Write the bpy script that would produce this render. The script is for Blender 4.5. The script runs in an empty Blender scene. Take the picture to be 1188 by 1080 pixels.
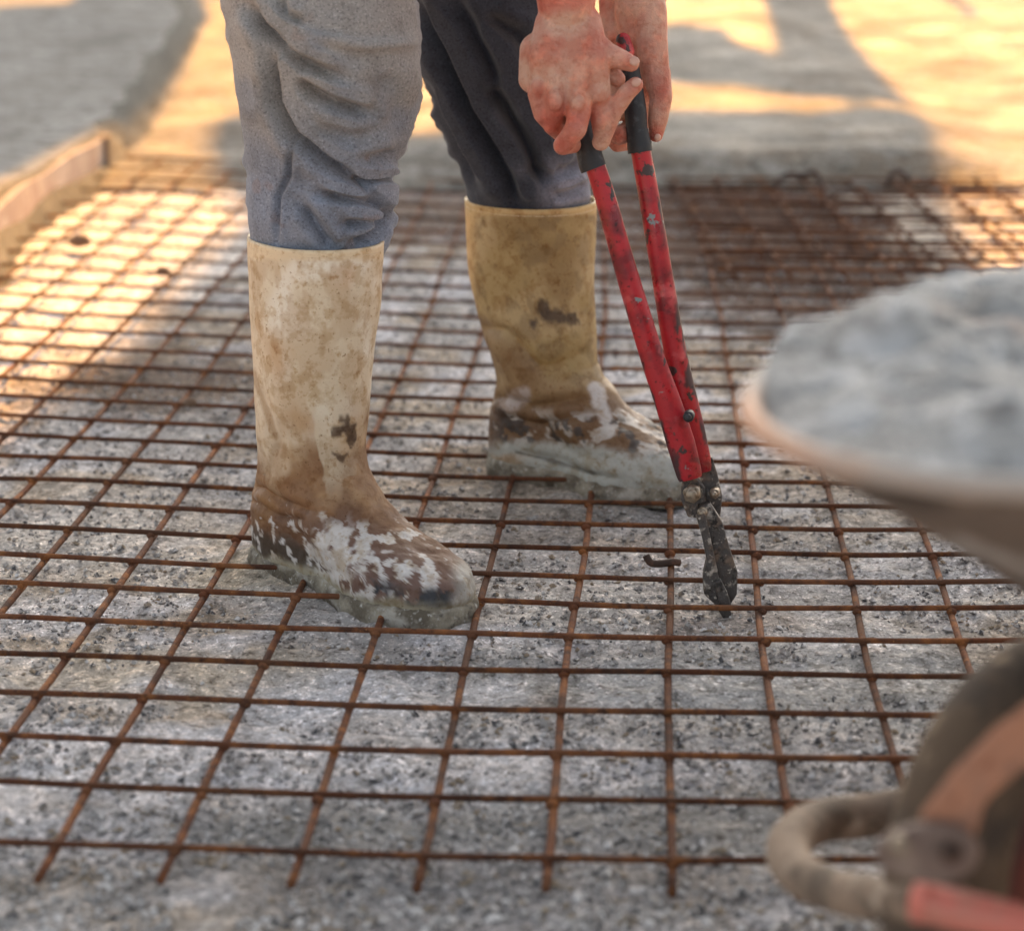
import bpy, bmesh, math, random
import numpy as np
from mathutils import Vector, Matrix
random.seed(7)
rng = np.random.RandomState(5)
scene = bpy.context.scene
C = scene.collection
PI = math.pi

# ------------------------------------------------------------------ camera
FPX, TH, H = 2555.0, 0.2805, 0.7923
ST, CT = math.sin(TH), math.cos(TH)
cam = bpy.data.cameras.new('camera')
cam.sensor_width = 36.0
cam.lens = FPX / 1188 * 36
cam.clip_start = 0.05
cam.clip_end = 2000
cam.dof.use_dof = True
cam.dof.focus_distance = 2.36
cam.dof.aperture_fstop = 3.9
cam.dof.aperture_blades = 0
co = bpy.data.objects.new('camera', cam)
C.objects.link(co)
co.location = (0, 0, H)
co.rotation_euler = (PI / 2 - TH, 0, 0)
scene.camera = co


def W(u, v, z=None, Y=None):
    """the place in the world seen at (u, v) of the survey photo, at a known height or distance"""
    a = (u - 594) / FPX
    b = (v - 540) / FPX
    dy = CT - b * ST
    dz = ST + b * CT
    t = (H - z) / dz if z is not None else Y / dy
    return Vector((a * t, dy * t, H - dz * t))


def pxm(p):
    return (p[1] * CT + (H - p[2]) * ST) / FPX     # metres per pixel at a place


def PR(P):
    zc = P[:, 1] * CT + (H - P[:, 2]) * ST
    zz = (H - P[:, 2]) * CT - P[:, 1] * ST
    return 594 + FPX * P[:, 0] / zc, 540 + FPX * zz / zc


# ------------------------------------------------------------------ noise
_L = rng.rand(64, 64, 64).astype(np.float32)


def vn(P, s, off=0.0):
    q = P * s + off + 100.0
    i = np.floor(q).astype(int)
    f = q - i
    f = f * f * (3 - 2 * f)
    i0 = i % 64
    i1 = (i + 1) % 64
    x0, y0, z0 = i0.T
    x1, y1, z1 = i1.T
    fx, fy, fz = f.T
    a = _L[x0, y0, z0] * (1 - fx) + _L[x1, y0, z0] * fx
    b = _L[x0, y1, z0] * (1 - fx) + _L[x1, y1, z0] * fx
    c = _L[x0, y0, z1] * (1 - fx) + _L[x1, y0, z1] * fx
    d = _L[x0, y1, z1] * (1 - fx) + _L[x1, y1, z1] * fx
    return (a * (1 - fy) + b * fy) * (1 - fz) + (c * (1 - fy) + d * fy) * fz


def fbm(P, s, o=4, off=0.0):
    r = 0
    a = 0.5
    t = 0
    for k in range(o):
        r = r + a * vn(P, s * (2.03 ** k), off + 7.3 * k)
        t += a
        a *= 0.55
    return r / t


def sst(a, b, x):
    t = np.clip((x - a) / (b - a), 0, 1)
    return t * t * (3 - 2 * t)


# ------------------------------------------------------------------ materials
def mat(name, base, rough=0.7, noise=(), bump=(), metal=0.0, attr=None, spec=0.5, sheen=0.0, coat=0.0, sss=0.0, rvar=None):
    """noise: (scale, colour2, lo, hi[, kind]) mixed over the base; bump: (scale, metres, kind)"""
    m = bpy.data.materials.new(name)
    m.use_nodes = True
    nt = m.node_tree
    N, K = nt.nodes, nt.links
    bs = N['Principled BSDF']
    bs.inputs['Roughness'].default_value = rough
    bs.inputs['Metallic'].default_value = metal
    bs.inputs['Specular IOR Level'].default_value = spec
    if sheen:
        bs.inputs['Sheen Weight'].default_value = sheen
    if coat:
        bs.inputs['Coat Weight'].default_value = coat
        bs.inputs['Coat Roughness'].default_value = 0.25
    if sss:
        bs.inputs['Subsurface Weight'].default_value = sss
        bs.inputs['Subsurface Radius'].default_value = (0.012, 0.004, 0.002)
        bs.inputs['Subsurface Scale'].default_value = 0.6
    tc = N.new('ShaderNodeTexCoord')
    if attr:
        at = N.new('ShaderNodeVertexColor')
        at.layer_name = attr
        cur = at.outputs['Color']
    else:
        rgb = N.new('ShaderNodeRGB')
        rgb.outputs[0].default_value = (*base, 1)
        cur = rgb.outputs[0]

    def tex(kind, scale, det=4):
        if kind == 'v':
            t = N.new('ShaderNodeTexVoronoi')
            t.inputs['Scale'].default_value = scale
            K.new(tc.outputs['Object'], t.inputs['Vector'])
            return t.outputs['Distance']
        if kind == 'c':
            t = N.new('ShaderNodeTexVoronoi')
            t.inputs['Scale'].default_value = scale
            K.new(tc.outputs['Object'], t.inputs['Vector'])
            s = N.new('ShaderNodeSeparateColor')
            K.new(t.outputs['Color'], s.inputs[0])
            return s.outputs[0]
        t = N.new('ShaderNodeTexNoise')
        t.inputs['Scale'].default_value = scale
        t.inputs['Detail'].default_value = det
        t.inputs['Roughness'].default_value = 0.6
        K.new(tc.outputs['Object'], t.inputs['Vector'])
        return t.outputs['Fac']
    for n in noise:
        sc, c2, lo, hi = n[:4]
        kind = n[4] if len(n) > 4 else 'n'
        mode = n[5] if len(n) > 5 else 'MIX'
        mr = N.new('ShaderNodeMapRange')
        mr.inputs['From Min'].default_value = lo
        mr.inputs['From Max'].default_value = hi
        K.new(tex(kind, sc), mr.inputs['Value'])
        mx = N.new('ShaderNodeMix')
        mx.data_type = 'RGBA'
        mx.blend_type = mode
        K.new(mr.outputs['Result'], mx.inputs['Factor'])
        K.new(cur, mx.inputs['A'])
        mx.inputs['B'].default_value = (*c2, 1)
        cur = mx.outputs['Result']
    K.new(cur, bs.inputs['Base Color'])
    prev = None
    for b in bump:
        sc, dist = b[:2]
        kind = b[2] if len(b) > 2 else 'n'
        bp = N.new('ShaderNodeBump')
        bp.inputs['Strength'].default_value = 1.0
        bp.inputs['Distance'].default_value = dist
        K.new(tex(kind, sc), bp.inputs['Height'])
        if prev:
            K.new(prev, bp.inputs['Normal'])
        prev = bp.outputs['Normal']
    if prev:
        K.new(prev, bs.inputs['Normal'])
    if rvar:
        sc, a, b = rvar
        mr = N.new('ShaderNodeMapRange')
        mr.inputs['From Min'].default_value = 0.35
        mr.inputs['From Max'].default_value = 0.65
        mr.inputs['To Min'].default_value = a
        mr.inputs['To Max'].default_value = b
        K.new(tex('n', sc), mr.inputs['Value'])
        K.new(mr.outputs['Result'], bs.inputs['Roughness'])
    return m


M = {}
M['ground'] = mat('rough_concrete', (.4, .4, .4), 0.93, attr='col', noise=[
    (70, (1.45, 1.40, 1.36), .50, .60, 'n', 'MULTIPLY'), (55, (.55, .54, .52), .52, .66, 'n', 'MULTIPLY'), (130, (.42, .40, .39), .565, .66, 'n', 'MULTIPLY'),
    (170, (1.7, 1.7, 1.72), .575, .63, 'n', 'MULTIPLY'), (95, (.60, .57, .53), .60, .68, 'n', 'MULTIPLY'), (330, (.35, .35, .35), .58, .68, 'n', 'MULTIPLY'),
    (290, (1.7, 1.7, 1.72), .60, .66, 'n', 'MULTIPLY')],
    bump=[(70, .0028), (180, .0018), (500, .0006)], spec=.12)
M['fresh'] = mat('fresh_concrete', (.19, .175, .15), 0.88, noise=[
    (2.2, (.15, .12, .09), .44, .58), (12, (.26, .245, .22), .50, .62), (34, (.08, .075, .062), .55, .64), (120, (.38, .37, .34), .58, .66)],
    bump=[(9, .012), (40, .006), (200, .0015)], rvar=(3, .62, .95), spec=.18)
M['crumb'] = mat('concrete_crumbs', (.40, .385, .37), 0.95, noise=[(120, (.10, .10, .105), .53, .58), (85, (.70, .69, .68), .53, .58), (40, (.33, .27, .20), .56, .62)], spec=.15)
M['rust'] = mat('rusty_steel', (.15, .055, .026), 0.85, noise=[
    (9, (.22, .095, .045), .48, .62), (17, (.075, .036, .024), .5, .66),
    (38, (.29, .115, .04), .50, .64), (75, (.075, .035, .022), .52, .66), (420, (.42, .2, .08), .62, .72), (14, (.13, .065, .04), .5, .7)],
    bump=[(240, .0012), (700, .0005)], metal=.15, spec=.3)
_nt = M['rust'].node_tree
_oi = _nt.nodes.new('ShaderNodeObjectInfo')
_mr = _nt.nodes.new('ShaderNodeMapRange')
_mr.inputs['To Min'].default_value = .62
_mr.inputs['To Max'].default_value = 1.12
_nt.links.new(_oi.outputs['Random'], _mr.inputs['Value'])
_bs = _nt.nodes['Principled BSDF']
_src = _bs.inputs['Base Color'].links[0].from_socket
_vm = _nt.nodes.new('ShaderNodeVectorMath')
_vm.operation = 'SCALE'
_nt.links.new(_src, _vm.inputs[0])
_nt.links.new(_mr.outputs['Result'], _vm.inputs['Scale'])
_nt.links.new(_vm.outputs[0], _bs.inputs['Base Color'])
M['boot'] = mat('boot_rubber', (.6, .5, .35), 0.5, attr='col', noise=[
    (130, (.74, .63, .50), .56, .70, 'n', 'MULTIPLY'), (300, (.5, .4, .3), .63, .70, 'n', 'MULTIPLY'), (55, (.80, .72, .62), .5, .62, 'n', 'MULTIPLY')],
    bump=[(60, .0007), (330, .0003)], rvar=(30, .42, .72), spec=.4)
M['sole'] = mat('muddy_sole', (.33, .30, .235), 0.85, noise=[(40, (.42, .40, .35), .52, .6), (26, (.13, .11, .08), .45, .60), (180, (.5, .49, .45), .58, .7), (70, (.1, .085, .07), .6, .7)],
    bump=[(70, .004), (300, .001)])
M['trouser'] = mat('heather_cloth', (.2, .2, .2), 0.95, attr='col', noise=[
    (420, (1.45, 1.45, 1.48), .54, .68, 'n', 'MULTIPLY'), (360, (.58, .58, .60), .52, .66, 'n', 'MULTIPLY'),
    (34, (.80, .79, .78), .48, .66, 'n', 'MULTIPLY')],
    bump=[(800, .0004), (120, .0006)], sheen=.2, spec=.08)
M['skin'] = mat('skin', (.56, .30, .22), 0.56, attr='col', noise=[
    (26, (.88, .62, .56), .46, .62, 'n', 'MULTIPLY'), (60, (1.22, 1.16, 1.12), .52, .64, 'n', 'MULTIPLY'), (110, (.86, .74, .69), .54, .66, 'n', 'MULTIPLY'), (300, (.84, .76, .72), .62, .70, 'n', 'MULTIPLY')],
    bump=[(150, .0016), (60, .0020), (480, .0006)], sss=.12, spec=.42)
M['nail'] = mat('finger_nail', (.60, .36, .28), 0.35)
M['red'] = mat('chipped_red_paint', (.44, .014, .024), 0.36, attr='col', noise=[
    (24, (.45, .5, .6), .48, .62, 'n', 'MULTIPLY'), (16, (.60, .11, .12), .58, .68), (30, (.05, .03, .03), .61, .635), (26, (.22, .25, .26), .645, .66), (150, (.3, .3, .3), .60, .68, 'n', 'MULTIPLY')],
    bump=[(60, .0007), (200, .0002)], spec=.5, rvar=(40, .24, .55))
M['grip'] = mat('black_rubber_grip', (.018, .021, .026), 0.55, noise=[(80, (.07, .08, .09), .55, .75)], bump=[(200, .0004)])
M['steel'] = mat('dark_worn_steel', (.085, .078, .075), 0.48, noise=[(35, (.22, .16, .12), .5, .66), (90, (.03, .027, .025), .55, .65), (60, (.42, .39, .35), .57, .66), (200, (.5, .46, .40), .62, .7)],
    bump=[(140, .0012), (50, .002)], metal=.6)
M['bolt'] = mat('bolt_steel', (.32, .27, .21), 0.42, metal=.7, noise=[(120, (.12, .09, .06), .5, .65)])
M['tray'] = mat('concrete_stained_steel', (.15, .125, .105), 0.8, noise=[(9, (.36, .36, .35), .56, .66), (11, (.06, .048, .04), .50, .62), (50, (.2, .12, .08), .58, .7)],
    bump=[(26, .004), (140, .001)])
M['rim'] = mat('rim_beige_rust', (.58, .40, .28), 0.6, attr='col', noise=[(40, (.2, .14, .10), .60, .72)], bump=[(60, .001)])
M['wet'] = mat('wet_concrete_load', (.35, .35, .34), 0.75, noise=[(24, (.50, .51, .51), .48, .60), (30, (.22, .22, .21), .55, .64), (9, (.46, .34, .27), .56, .70), (60, (.22, .22, .22), .56, .7), (200, (.5, .5, .5), .6, .7)],
    bump=[(24, .012), (80, .006), (220, .002)])
M['tyre'] = mat('muddy_tyre', (.105, .075, .050), 0.9, noise=[(22, (.06, .045, .034), .48, .6), (35, (.24, .18, .12), .56, .68)], bump=[(40, .003)])
M['dark'] = mat('black_sidewall', (.045, .04, .036), 0.8, noise=[(25, (.14, .11, .09), .5, .65)], bump=[(50, .002)])
M['orange'] = mat('rusty_orange_rim', (.40, .20, .125), 0.7, noise=[(26, (.30, .17, .12), .5, .62), (60, (.2, .08, .05), .6, .7)], bump=[(70, .001)])
M['hub'] = mat('dark_red_hub', (.16, .035, .022), 0.6, noise=[(16, (.08, .02, .015), .45, .65)])
M['redtube'] = mat('faded_red_tube', (.62, .17, .13), 0.5, noise=[(30, (.5, .2, .15), .5, .65)])
M['mudtube'] = mat('mud_coated_tube', (.27, .20, .145), 0.8, noise=[(24, (.12, .09, .065), .48, .62), (50, (.44, .36, .28), .55, .7)], bump=[(50, .002)])
M['bracket'] = mat('bracket_steel', (.20, .15, .13), 0.6, metal=.3, noise=[(40, (.3, .24, .2), .5, .65)], bump=[(90, .001)])
M['board'] = mat('shutter_board', (.36, .27, .225), 0.8, noise=[(8, (.5, .42, .36), .45, .62), (60, (.3, .2, .15), .55, .7)], bump=[(60, .002)])
M['blocker'] = mat('blocker_plywood', (.32, .24, .15), 0.8, noise=[(4, (.25, .18, .11), .45, .6)], bump=[(60, .001)])  # plywood for the added shade blockers
M['post'] = mat('post_timber', (.28, .2, .13), 0.85, noise=[(20, (.2, .14, .09), .45, .6)])
M['shirt'] = mat('work_shirt', (.10, .12, .16), 0.95, noise=[(300, (.16, .18, .22), .5, .65)], bump=[(30, .004)])
M['hair'] = mat('brown_hair', (.05, .03, .02), 0.7, bump=[(200, .002)])
M['twig'] = mat('dark_wire_scrap', (.05, .03, .022), 0.8, noise=[(60, (.12, .06, .04), .5, .6)])
M['soil'] = mat('clod', (.16, .10, .065), 0.95, noise=[(60, (.28, .2, .14), .5, .65)], bump=[(120, .003)])


# ------------------------------------------------------------------ mesh helpers
def mesh_obj(name, verts, faces, m, parent=None, smooth=True):
    me = bpy.data.meshes.new(name)
    if isinstance(verts, np.ndarray):
        verts = verts.tolist()
    if isinstance(faces, np.ndarray):
        faces = faces.tolist()
    me.from_pydata(verts, [], faces)
    me.update()
    if smooth:
        me.polygons.foreach_set('use_smooth', [True] * len(me.polygons))
    if m:
        me.materials.append(m)
    o = bpy.data.objects.new(name, me)
    C.objects.link(o)
    if parent:
        o.parent = parent
        o.matrix_parent_inverse = Matrix.Translation(parent.location).inverted()
    return o


def tag(o, label=None, cat=None, group=None, kind=None):
    if label:
        o['label'] = label
    if cat:
        o['category'] = cat
    if group:
        o['group'] = group
    if kind:
        o['kind'] = kind
    return o


def empty(name, loc, label, cat, group=None):
    o = bpy.data.objects.new(name, None)
    C.objects.link(o)
    o.location = loc
    o.empty_display_size = .1
    return tag(o, label, cat, group)


def setcol(o, cols):
    me = o.data
    ca = me.color_attributes.new('col', 'FLOAT_COLOR', 'POINT')
    a = np.ones((len(me.vertices), 4), np.float32)
    a[:, :3] = cols
    ca.data.foreach_set('color', a.ravel())


def verts_np(o):
    a = np.empty(len(o.data.vertices) * 3, np.float32)
    o.data.vertices.foreach_get('co', a)
    return a.reshape(-1, 3).astype(float)


class MB:
    def __init__(s):
        s.v = []
        s.f = []

    def add(s, v, f):
        n = len(s.v)
        s.v += [tuple(p) for p in v]
        s.f += [tuple(n + k for k in q) for q in f]

    def tube(s, pts, rad, n=12, flat=None, cap=True, up=None):
        """round or oval tube through points; rad number or list; flat = second radius ratio"""
        pts = [Vector(p) for p in pts]
        m = len(pts)
        if not hasattr(rad, '__len__'):
            rad = [rad] * m
        if flat is None:
            flat = 1.0
        if not hasattr(flat, '__len__'):
            flat = [flat] * m
        ref = Vector(up) if up else None
        V = []
        prev = None
        for k, p in enumerate(pts):
            t = (pts[min(k + 1, m - 1)] - pts[max(k - 1, 0)]).normalized()
            if ref is not None:
                a = ref - t * ref.dot(t)
            elif prev is None:
                a = t.orthogonal()
            else:
                a = prev - t * prev.dot(t)
            a.normalize()
            prev = a
            b = t.cross(a)
            for q in range(n):
                w = 2 * PI * q / n
                V.append(p + a * (rad[k] * math.cos(w)) + b * (rad[k] * flat[k] * math.sin(w)))
        F = [(k * n + q, k * n + (q + 1) % n, (k + 1) * n + (q + 1) % n, (k + 1) * n + q) for k in range(m - 1) for q in range(n)]
        if cap:
            F.append(tuple(reversed(range(n))))
            F.append(tuple((m - 1) * n + q for q in range(n)))
        s.add(V, F)

    def capsule(s, p, q, r1, r2, n=14):
        p, q = Vector(p), Vector(q)
        d = q - p
        L = d.length
        if L < 1e-6:
            d = Vector((0, 0, 1))
            L = 1e-6
        t = d.normalized()
        pts, rad = [], []
        for k in range(6):
            w = PI / 2 * (1 - k / 6)
            pts.append(p - t * r1 * math.sin(w))
            rad.append(max(r1 * math.cos(w), r1 * .05))
        pts.append(p)
        rad.append(r1)
        pts.append(q)
        rad.append(r2)
        for k in range(1, 7):
            w = PI / 2 * k / 6
            pts.append(q + t * r2 * math.sin(w))
            rad.append(max(r2 * math.cos(w), r2 * .05))
        s.tube(pts, rad, n)

    def ellipsoid(s, c, r, rot=None, n=20):
        V = []
        c = Vector(c)
        for a in range(n // 2 + 1):
            for b in range(n):
                th = PI * (0.02 + .96 * a / (n // 2))
                ph = 2 * PI * b / n
                p = Vector((r[0] * math.sin(th) * math.cos(ph), r[1] * math.sin(th) * math.sin(ph), r[2] * math.cos(th)))
                if rot is not None:
                    p = rot @ p
                V.append(c + p)
        m = n // 2 + 1
        F = [(a * n + b, (a + 1) * n + b, (a + 1) * n + (b + 1) % n, a * n + (b + 1) % n) for a in range(m - 1) for b in range(n)]
        F.append(tuple(range(n)))
        F.append(tuple(reversed([(m - 1) * n + b for b in range(n)])))
        s.add(V, F)

    def prism(s, poly, d, bevel=0):
        """poly: 3-D points of a flat outline, d: thickness vector"""
        n = len(poly)
        d = Vector(d)
        V = [Vector(p) for p in poly] + [Vector(p) + d for p in poly]
        F = [tuple(range(n)), tuple(reversed(range(n, 2 * n)))] + [(k, k + n, (k + 1) % n + n, (k + 1) % n) for k in range(n)]
        s.add(V, F)

    def build(s, name, m, parent=None, smooth=True, fix=True, bevel=0):
        o = mesh_obj(name, s.v, s.f, m, parent, smooth)
        if fix:
            bm = bmesh.new()
            bm.from_mesh(o.data)
            bmesh.ops.recalc_face_normals(bm, faces=bm.faces)
            bm.to_mesh(o.data)
            bm.free()
        if bevel:
            md = o.modifiers.new('bevel', 'BEVEL')
            md.width = bevel
            md.segments = 2
            md.limit_method = 'ANGLE'
        return o


def smooth_pts(P, n=8, closed=False):
    """Catmull-Rom through points"""
    P = [Vector(p) for p in P]
    out = []
    m = len(P)
    rngk = range(m) if closed else range(m - 1)
    for k in rngk:
        if closed:
            a, b, c, d = P[k - 1], P[k], P[(k + 1) % m], P[(k + 2) % m]
        else:
            a, b, c, d = P[max(k - 1, 0)], P[k], P[k + 1], P[min(k + 2, m - 1)]
        for q in range(n):
            t = q / n
            out.append(.5 * ((2 * b) + (c - a) * t + (2 * a - 5 * b + 4 * c - d) * t * t + (3 * b - a - 3 * c + d) * t ** 3))
    if not closed:
        out.append(P[-1])
    return out


def remesh(o, voxel, smooth_it=3, fac=.5):
    md = o.modifiers.new('r', 'REMESH')
    md.mode = 'VOXEL'
    md.voxel_size = voxel
    if smooth_it:
        sm = o.modifiers.new('s', 'SMOOTH')
        sm.iterations = smooth_it
        sm.factor = fac
    dg = bpy.context.evaluated_depsgraph_get()
    ev = o.evaluated_get(dg)
    me = bpy.data.meshes.new_from_object(ev)
    old = o.data
    o.modifiers.clear()
    o.data = me
    bpy.data.meshes.remove(old)
    me.polygons.foreach_set('use_smooth', [True] * len(me.polygons))
    return o


# ------------------------------------------------------------------ light
SUN_EL, SUN_AZ = math.radians(31), math.radians(6)      # azimuth from +Y towards +X
world = bpy.data.worlds.new('World')
scene.world = world
world.use_nodes = True
nt = world.node_tree
sky = nt.nodes.new('ShaderNodeTexSky')
sky.sky_type = 'NISHITA'
sky.sun_disc = False
sky.sun_elevation = SUN_EL
sky.sun_rotation = SUN_AZ
sky.air_density = 1.0
sky.dust_density = 3.0
sky.ozone_density = 0.6
hs = nt.nodes.new('ShaderNodeHueSaturation')
hs.inputs['Saturation'].default_value = .42
tn = nt.nodes.new('ShaderNodeMix')
tn.data_type = 'RGBA'
tn.blend_type = 'MULTIPLY'
tn.inputs['Factor'].default_value = 1
tn.inputs['B'].default_value = (1.0, .96, .90, 1)
nt.links.new(sky.outputs[0], hs.inputs['Color'])
nt.links.new(hs.outputs[0], tn.inputs['A'])
nt.links.new(tn.outputs['Result'], nt.nodes['Background'].inputs[0])
nt.nodes['Background'].inputs[1].default_value = 0.105
sd = Vector((math.sin(SUN_AZ) * math.cos(SUN_EL), math.cos(SUN_AZ) * math.cos(SUN_EL), math.sin(SUN_EL)))
sl = bpy.data.lights.new('sun', 'SUN')
sl.energy = 5.0
sl.angle = math.radians(.6)
sl.color = (1.0, .455, .085)
so = bpy.data.objects.new('sun', sl)
C.objects.link(so)
so.rotation_euler = sd.to_track_quat('Z', 'Y').to_euler()
so.location = (0, 20, 10)
scene.view_settings.view_transform = 'Standard'
scene.view_settings.look = 'None'
scene.view_settings.exposure = 1.5
scene.view_settings.gamma = 1
scene.cycles.use_denoising = True
scene.cycles.max_bounces = 6


# ------------------------------------------------------------------ ground
def axis(lo, hi, step, far, g=1.35):
    a = list(np.arange(lo, hi, step))
    s = step
    x = lo
    left = []
    while x > -far:
        s *= g
        x -= s
        left.append(x)
    s = step
    x = a[-1]
    right = []
    while x < far:
        s *= g
        x += s
        right.append(x)
    return np.array(left[::-1] + a + right)


xs = axis(-1.15, 1.35, .0065, 400)
ya = np.concatenate([np.arange(1.25, 3.2, .0065), np.arange(3.2, 5.3, .011)])
ys = np.concatenate([axis(1.25, 1.26, .0065, 30)[:-30], ya, axis(5.3, 5.4, .012, 400)[0:0]])
lo = [1.25]
s_ = .0065
while lo[-1] > -60:
    s_ *= 1.35
    lo.append(lo[-1] - s_)
hi = [ya[-1]]
s_ = .011
while hi[-1] < 500:
    s_ *= 1.35
    hi.append(hi[-1] + s_)
ys = np.concatenate([np.array(lo[1:][::-1]), ya, np.array(hi[1:])])
GX, GY = np.meshgrid(xs, ys)
gp = np.c_[GX.ravel(), GY.ravel(), np.zeros(GX.size)]


def ground_h(P):
    q = P.copy()
    q[:, 2] = 0
    near = sst(6, 5, np.abs(q[:, 1])) * sst(2.4, 1.6, np.abs(q[:, 0]))
    h = (fbm(q, 5, 3) - .5) * .014
    n1 = fbm(q, 38, 3, 3.0)
    h += near * (np.clip(n1 - .5, -.2, .2) * .013 + (fbm(q, 14, 2, 33.) - .5) * .012)
    n2 = vn(q, 120, 9.0)
    h += near * (n2 - .5) * .0018
    return h - .006


hh = ground_h(gp)
gp[:, 2] = hh
# mortar squeezed up round the boots
for (u, v, r, hgt) in ((330, 668, .09, .012), (420, 715, .07, .012), (300, 640, .06, .010), (520, 728, .05, .008), (640, 575, .07, .006), (600, 560, .05, .008), (350, 690, .05, .010)):
    c = W(u, v, z=0)
    d = np.hypot(gp[:, 0] - c.x, gp[:, 1] - c.y)
    gp[:, 2] += hgt * np.exp(-(d / r) ** 2 * 2) * (0.4 + 1.2 * vn(gp * [1, 1, 0], 45))
nx, ny = len(xs), len(ys)
idx = np.arange(nx * ny).reshape(ny, nx)
gf = np.stack([idx[:-1, :-1], idx[:-1, 1:], idx[1:, 1:], idx[1:, :-1]], -1).reshape(-1, 4)
me = bpy.data.meshes.new('ground')
me.vertices.add(len(gp))
me.vertices.foreach_set('co', gp.ravel())
me.loops.add(gf.size)
me.loops.foreach_set('vertex_index', gf.ravel())
me.polygons.add(len(gf))
me.polygons.foreach_set('loop_start', np.arange(0, gf.size, 4))
me.polygons.foreach_set('use_smooth', np.ones(len(gf), bool))
me.update(calc_edges=True)
me.validate()
me.materials.append(M['ground'])
ground = bpy.data.objects.new('ground', me)
C.objects.link(ground)
tag(ground, kind='structure')
g2 = gp * [1, 1, 0]
base = np.ones((len(gp), 3)) * [.375, .362, .352]
n = fbm(g2, 2.2, 3, 20.)[:, None]
base = base * (1 + (n - .5) * .5)
k = sst(.50, .62, fbm(g2, 6, 3, 41.))[:, None]
base = base * (1 - k) + k * np.array([.33, .285, .235])                   # beige dust
k = (sst(.55, .66, fbm(g2, 9, 3, 77.)) * .8)[:, None]
base = base * (1 - k) + k * np.array([.47, .47, .49])                     # pale lime
k = (sst(.54, .64, fbm(g2, 3.1, 4, 13.)) * .55)[:, None]
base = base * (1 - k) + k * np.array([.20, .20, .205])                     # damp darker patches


def spot(u, v, rx, ry, col, amt, thr=.5):
    global base
    c = W(u, v, z=0)
    d = np.sqrt(((gp[:, 0] - c.x) / rx) ** 2 + ((gp[:, 1] - c.y) / ry) ** 2)
    kk = sst(1.25, .55, d + (fbm(g2, 14, 4, u * .1) - .5) * 1.6) * amt
    kk = kk[:, None]
    base = base * (1 - kk) + kk * np.array(col)


spot(905, 275, .36, 1.0, (.085, .055, .042), .93)  # brown soil, coloured darker still to deepen the shadow here
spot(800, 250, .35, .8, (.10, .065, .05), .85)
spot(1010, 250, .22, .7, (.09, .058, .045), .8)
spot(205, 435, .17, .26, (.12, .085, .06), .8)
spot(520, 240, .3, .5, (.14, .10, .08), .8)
spot(640, 575, .14, .10, (.36, .33, .28), .5)
spot(560, 540, .08, .10, (.13, .11, .09), .7)
spot(840, 715, .10, .05, (.17, .14, .12), .6)
spot(300, 660, .10, .09, (.36, .32, .25), .8)
spot(200, 775, .15, .10, (.40, .35, .28), .75)
spot(560, 1000, .5, .10, (.24, .22, .20), .5)
spot(1000, 1000, .5, .25, (.20, .20, .21), .55)
spot(420, 960, .12, .06, (.17, .17, .165), .6)
spot(200, 880, .34, .10, (.56, .56, .58), .7)
spot(390, 800, .16, .07, (.52, .53, .56), .7)
spot(470, 640, .12, .10, (.50, .48, .45), .6)
spot(640, 690, .18, .10, (.50, .48, .45), .5)
spot(930, 780, .28, .12, (.235, .24, .235), .7)
spot(700, 950, .35, .07, (.22, .22, .215), .7)
spot(1050, 640, .25, .3, (.24, .24, .235), .5)
spot(80, 620, .2, .25, (.44, .41, .37), .6)
spot(150, 250, .40, .85, (.74, .70, .64), .95)  # paler colour painted in to brighten the sun patch at left
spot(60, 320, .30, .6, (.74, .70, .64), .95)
spot(1185, 260, .26, 1.0, (.74, .68, .58), .95)  # ground colour lifted to brighten the sunlit strip at right
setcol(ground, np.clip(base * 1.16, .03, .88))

# ---- loose crumbs of concrete (uncountable)
NC = 62000
cy_ = 1.45 + 3.9 * rng.rand(NC) ** 1.7
cx_ = (rng.rand(NC) - .5) * 2 * (.30 * cy_ + .1)
cl = fbm(np.c_[cx_, cy_, cx_ * 0], 9, 3, 55.)
keep = cl > .40
cx_, cy_ = cx_[keep], cy_[keep]
NC = len(cx_)
oc = np.array([[1, 0, 0], [-1, 0, 0], [0, 1, 0], [0, -1, 0], [0, 0, 1], [0, 0, -1]], float)
of = np.array([[0, 2, 4], [2, 1, 4], [1, 3, 4], [3, 0, 4], [2, 0, 5], [1, 2, 5], [3, 1, 5], [0, 3, 5]])
sz = .0011 + .0042 * rng.rand(NC) ** 3.2
ang = rng.rand(NC) * 2 * PI
V = oc[None] * (0.6 + .8 * rng.rand(NC, 6, 1)) * sz[:, None, None] * np.array([1, 1, .7])
ca, sa = np.cos(ang)[:, None], np.sin(ang)[:, None]
V = np.stack([V[:, :, 0] * ca - V[:, :, 1] * sa, V[:, :, 0] * sa + V[:, :, 1] * ca, V[:, :, 2] + V[:, :, 0] * .3], -1)
pc = np.c_[cx_, cy_, np.zeros(NC)]
pc[:, 2] = ground_h(pc) + sz * .4
V = (V + pc[:, None]).reshape(-1, 3)
F = (of[None] + 6 * np.arange(NC)[:, None, None]).reshape(-1, 3)
cr = mesh_obj('concrete_crumbs', V, F, M['crumb'], smooth=False)
tag(cr, 'loose pale crumbs and grit of concrete scattered under the rusty mesh', 'rubble', kind='stuff')


# ------------------------------------------------------------------ reinforcement mesh
def node(i, j):
    x = 0.1259523 + 0.0984758 * i + 0.0063191 * j - 6e-6 * i * j - 1.02e-5 * j * j
    y = 1.5837252 - 0.0006467 * i + 0.1047792 * j - 0.0005593 * i * j - 0.0015029 * j * j + 5.9e-5 * j ** 3 + .0006275 * i * i
    return x, y


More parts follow.
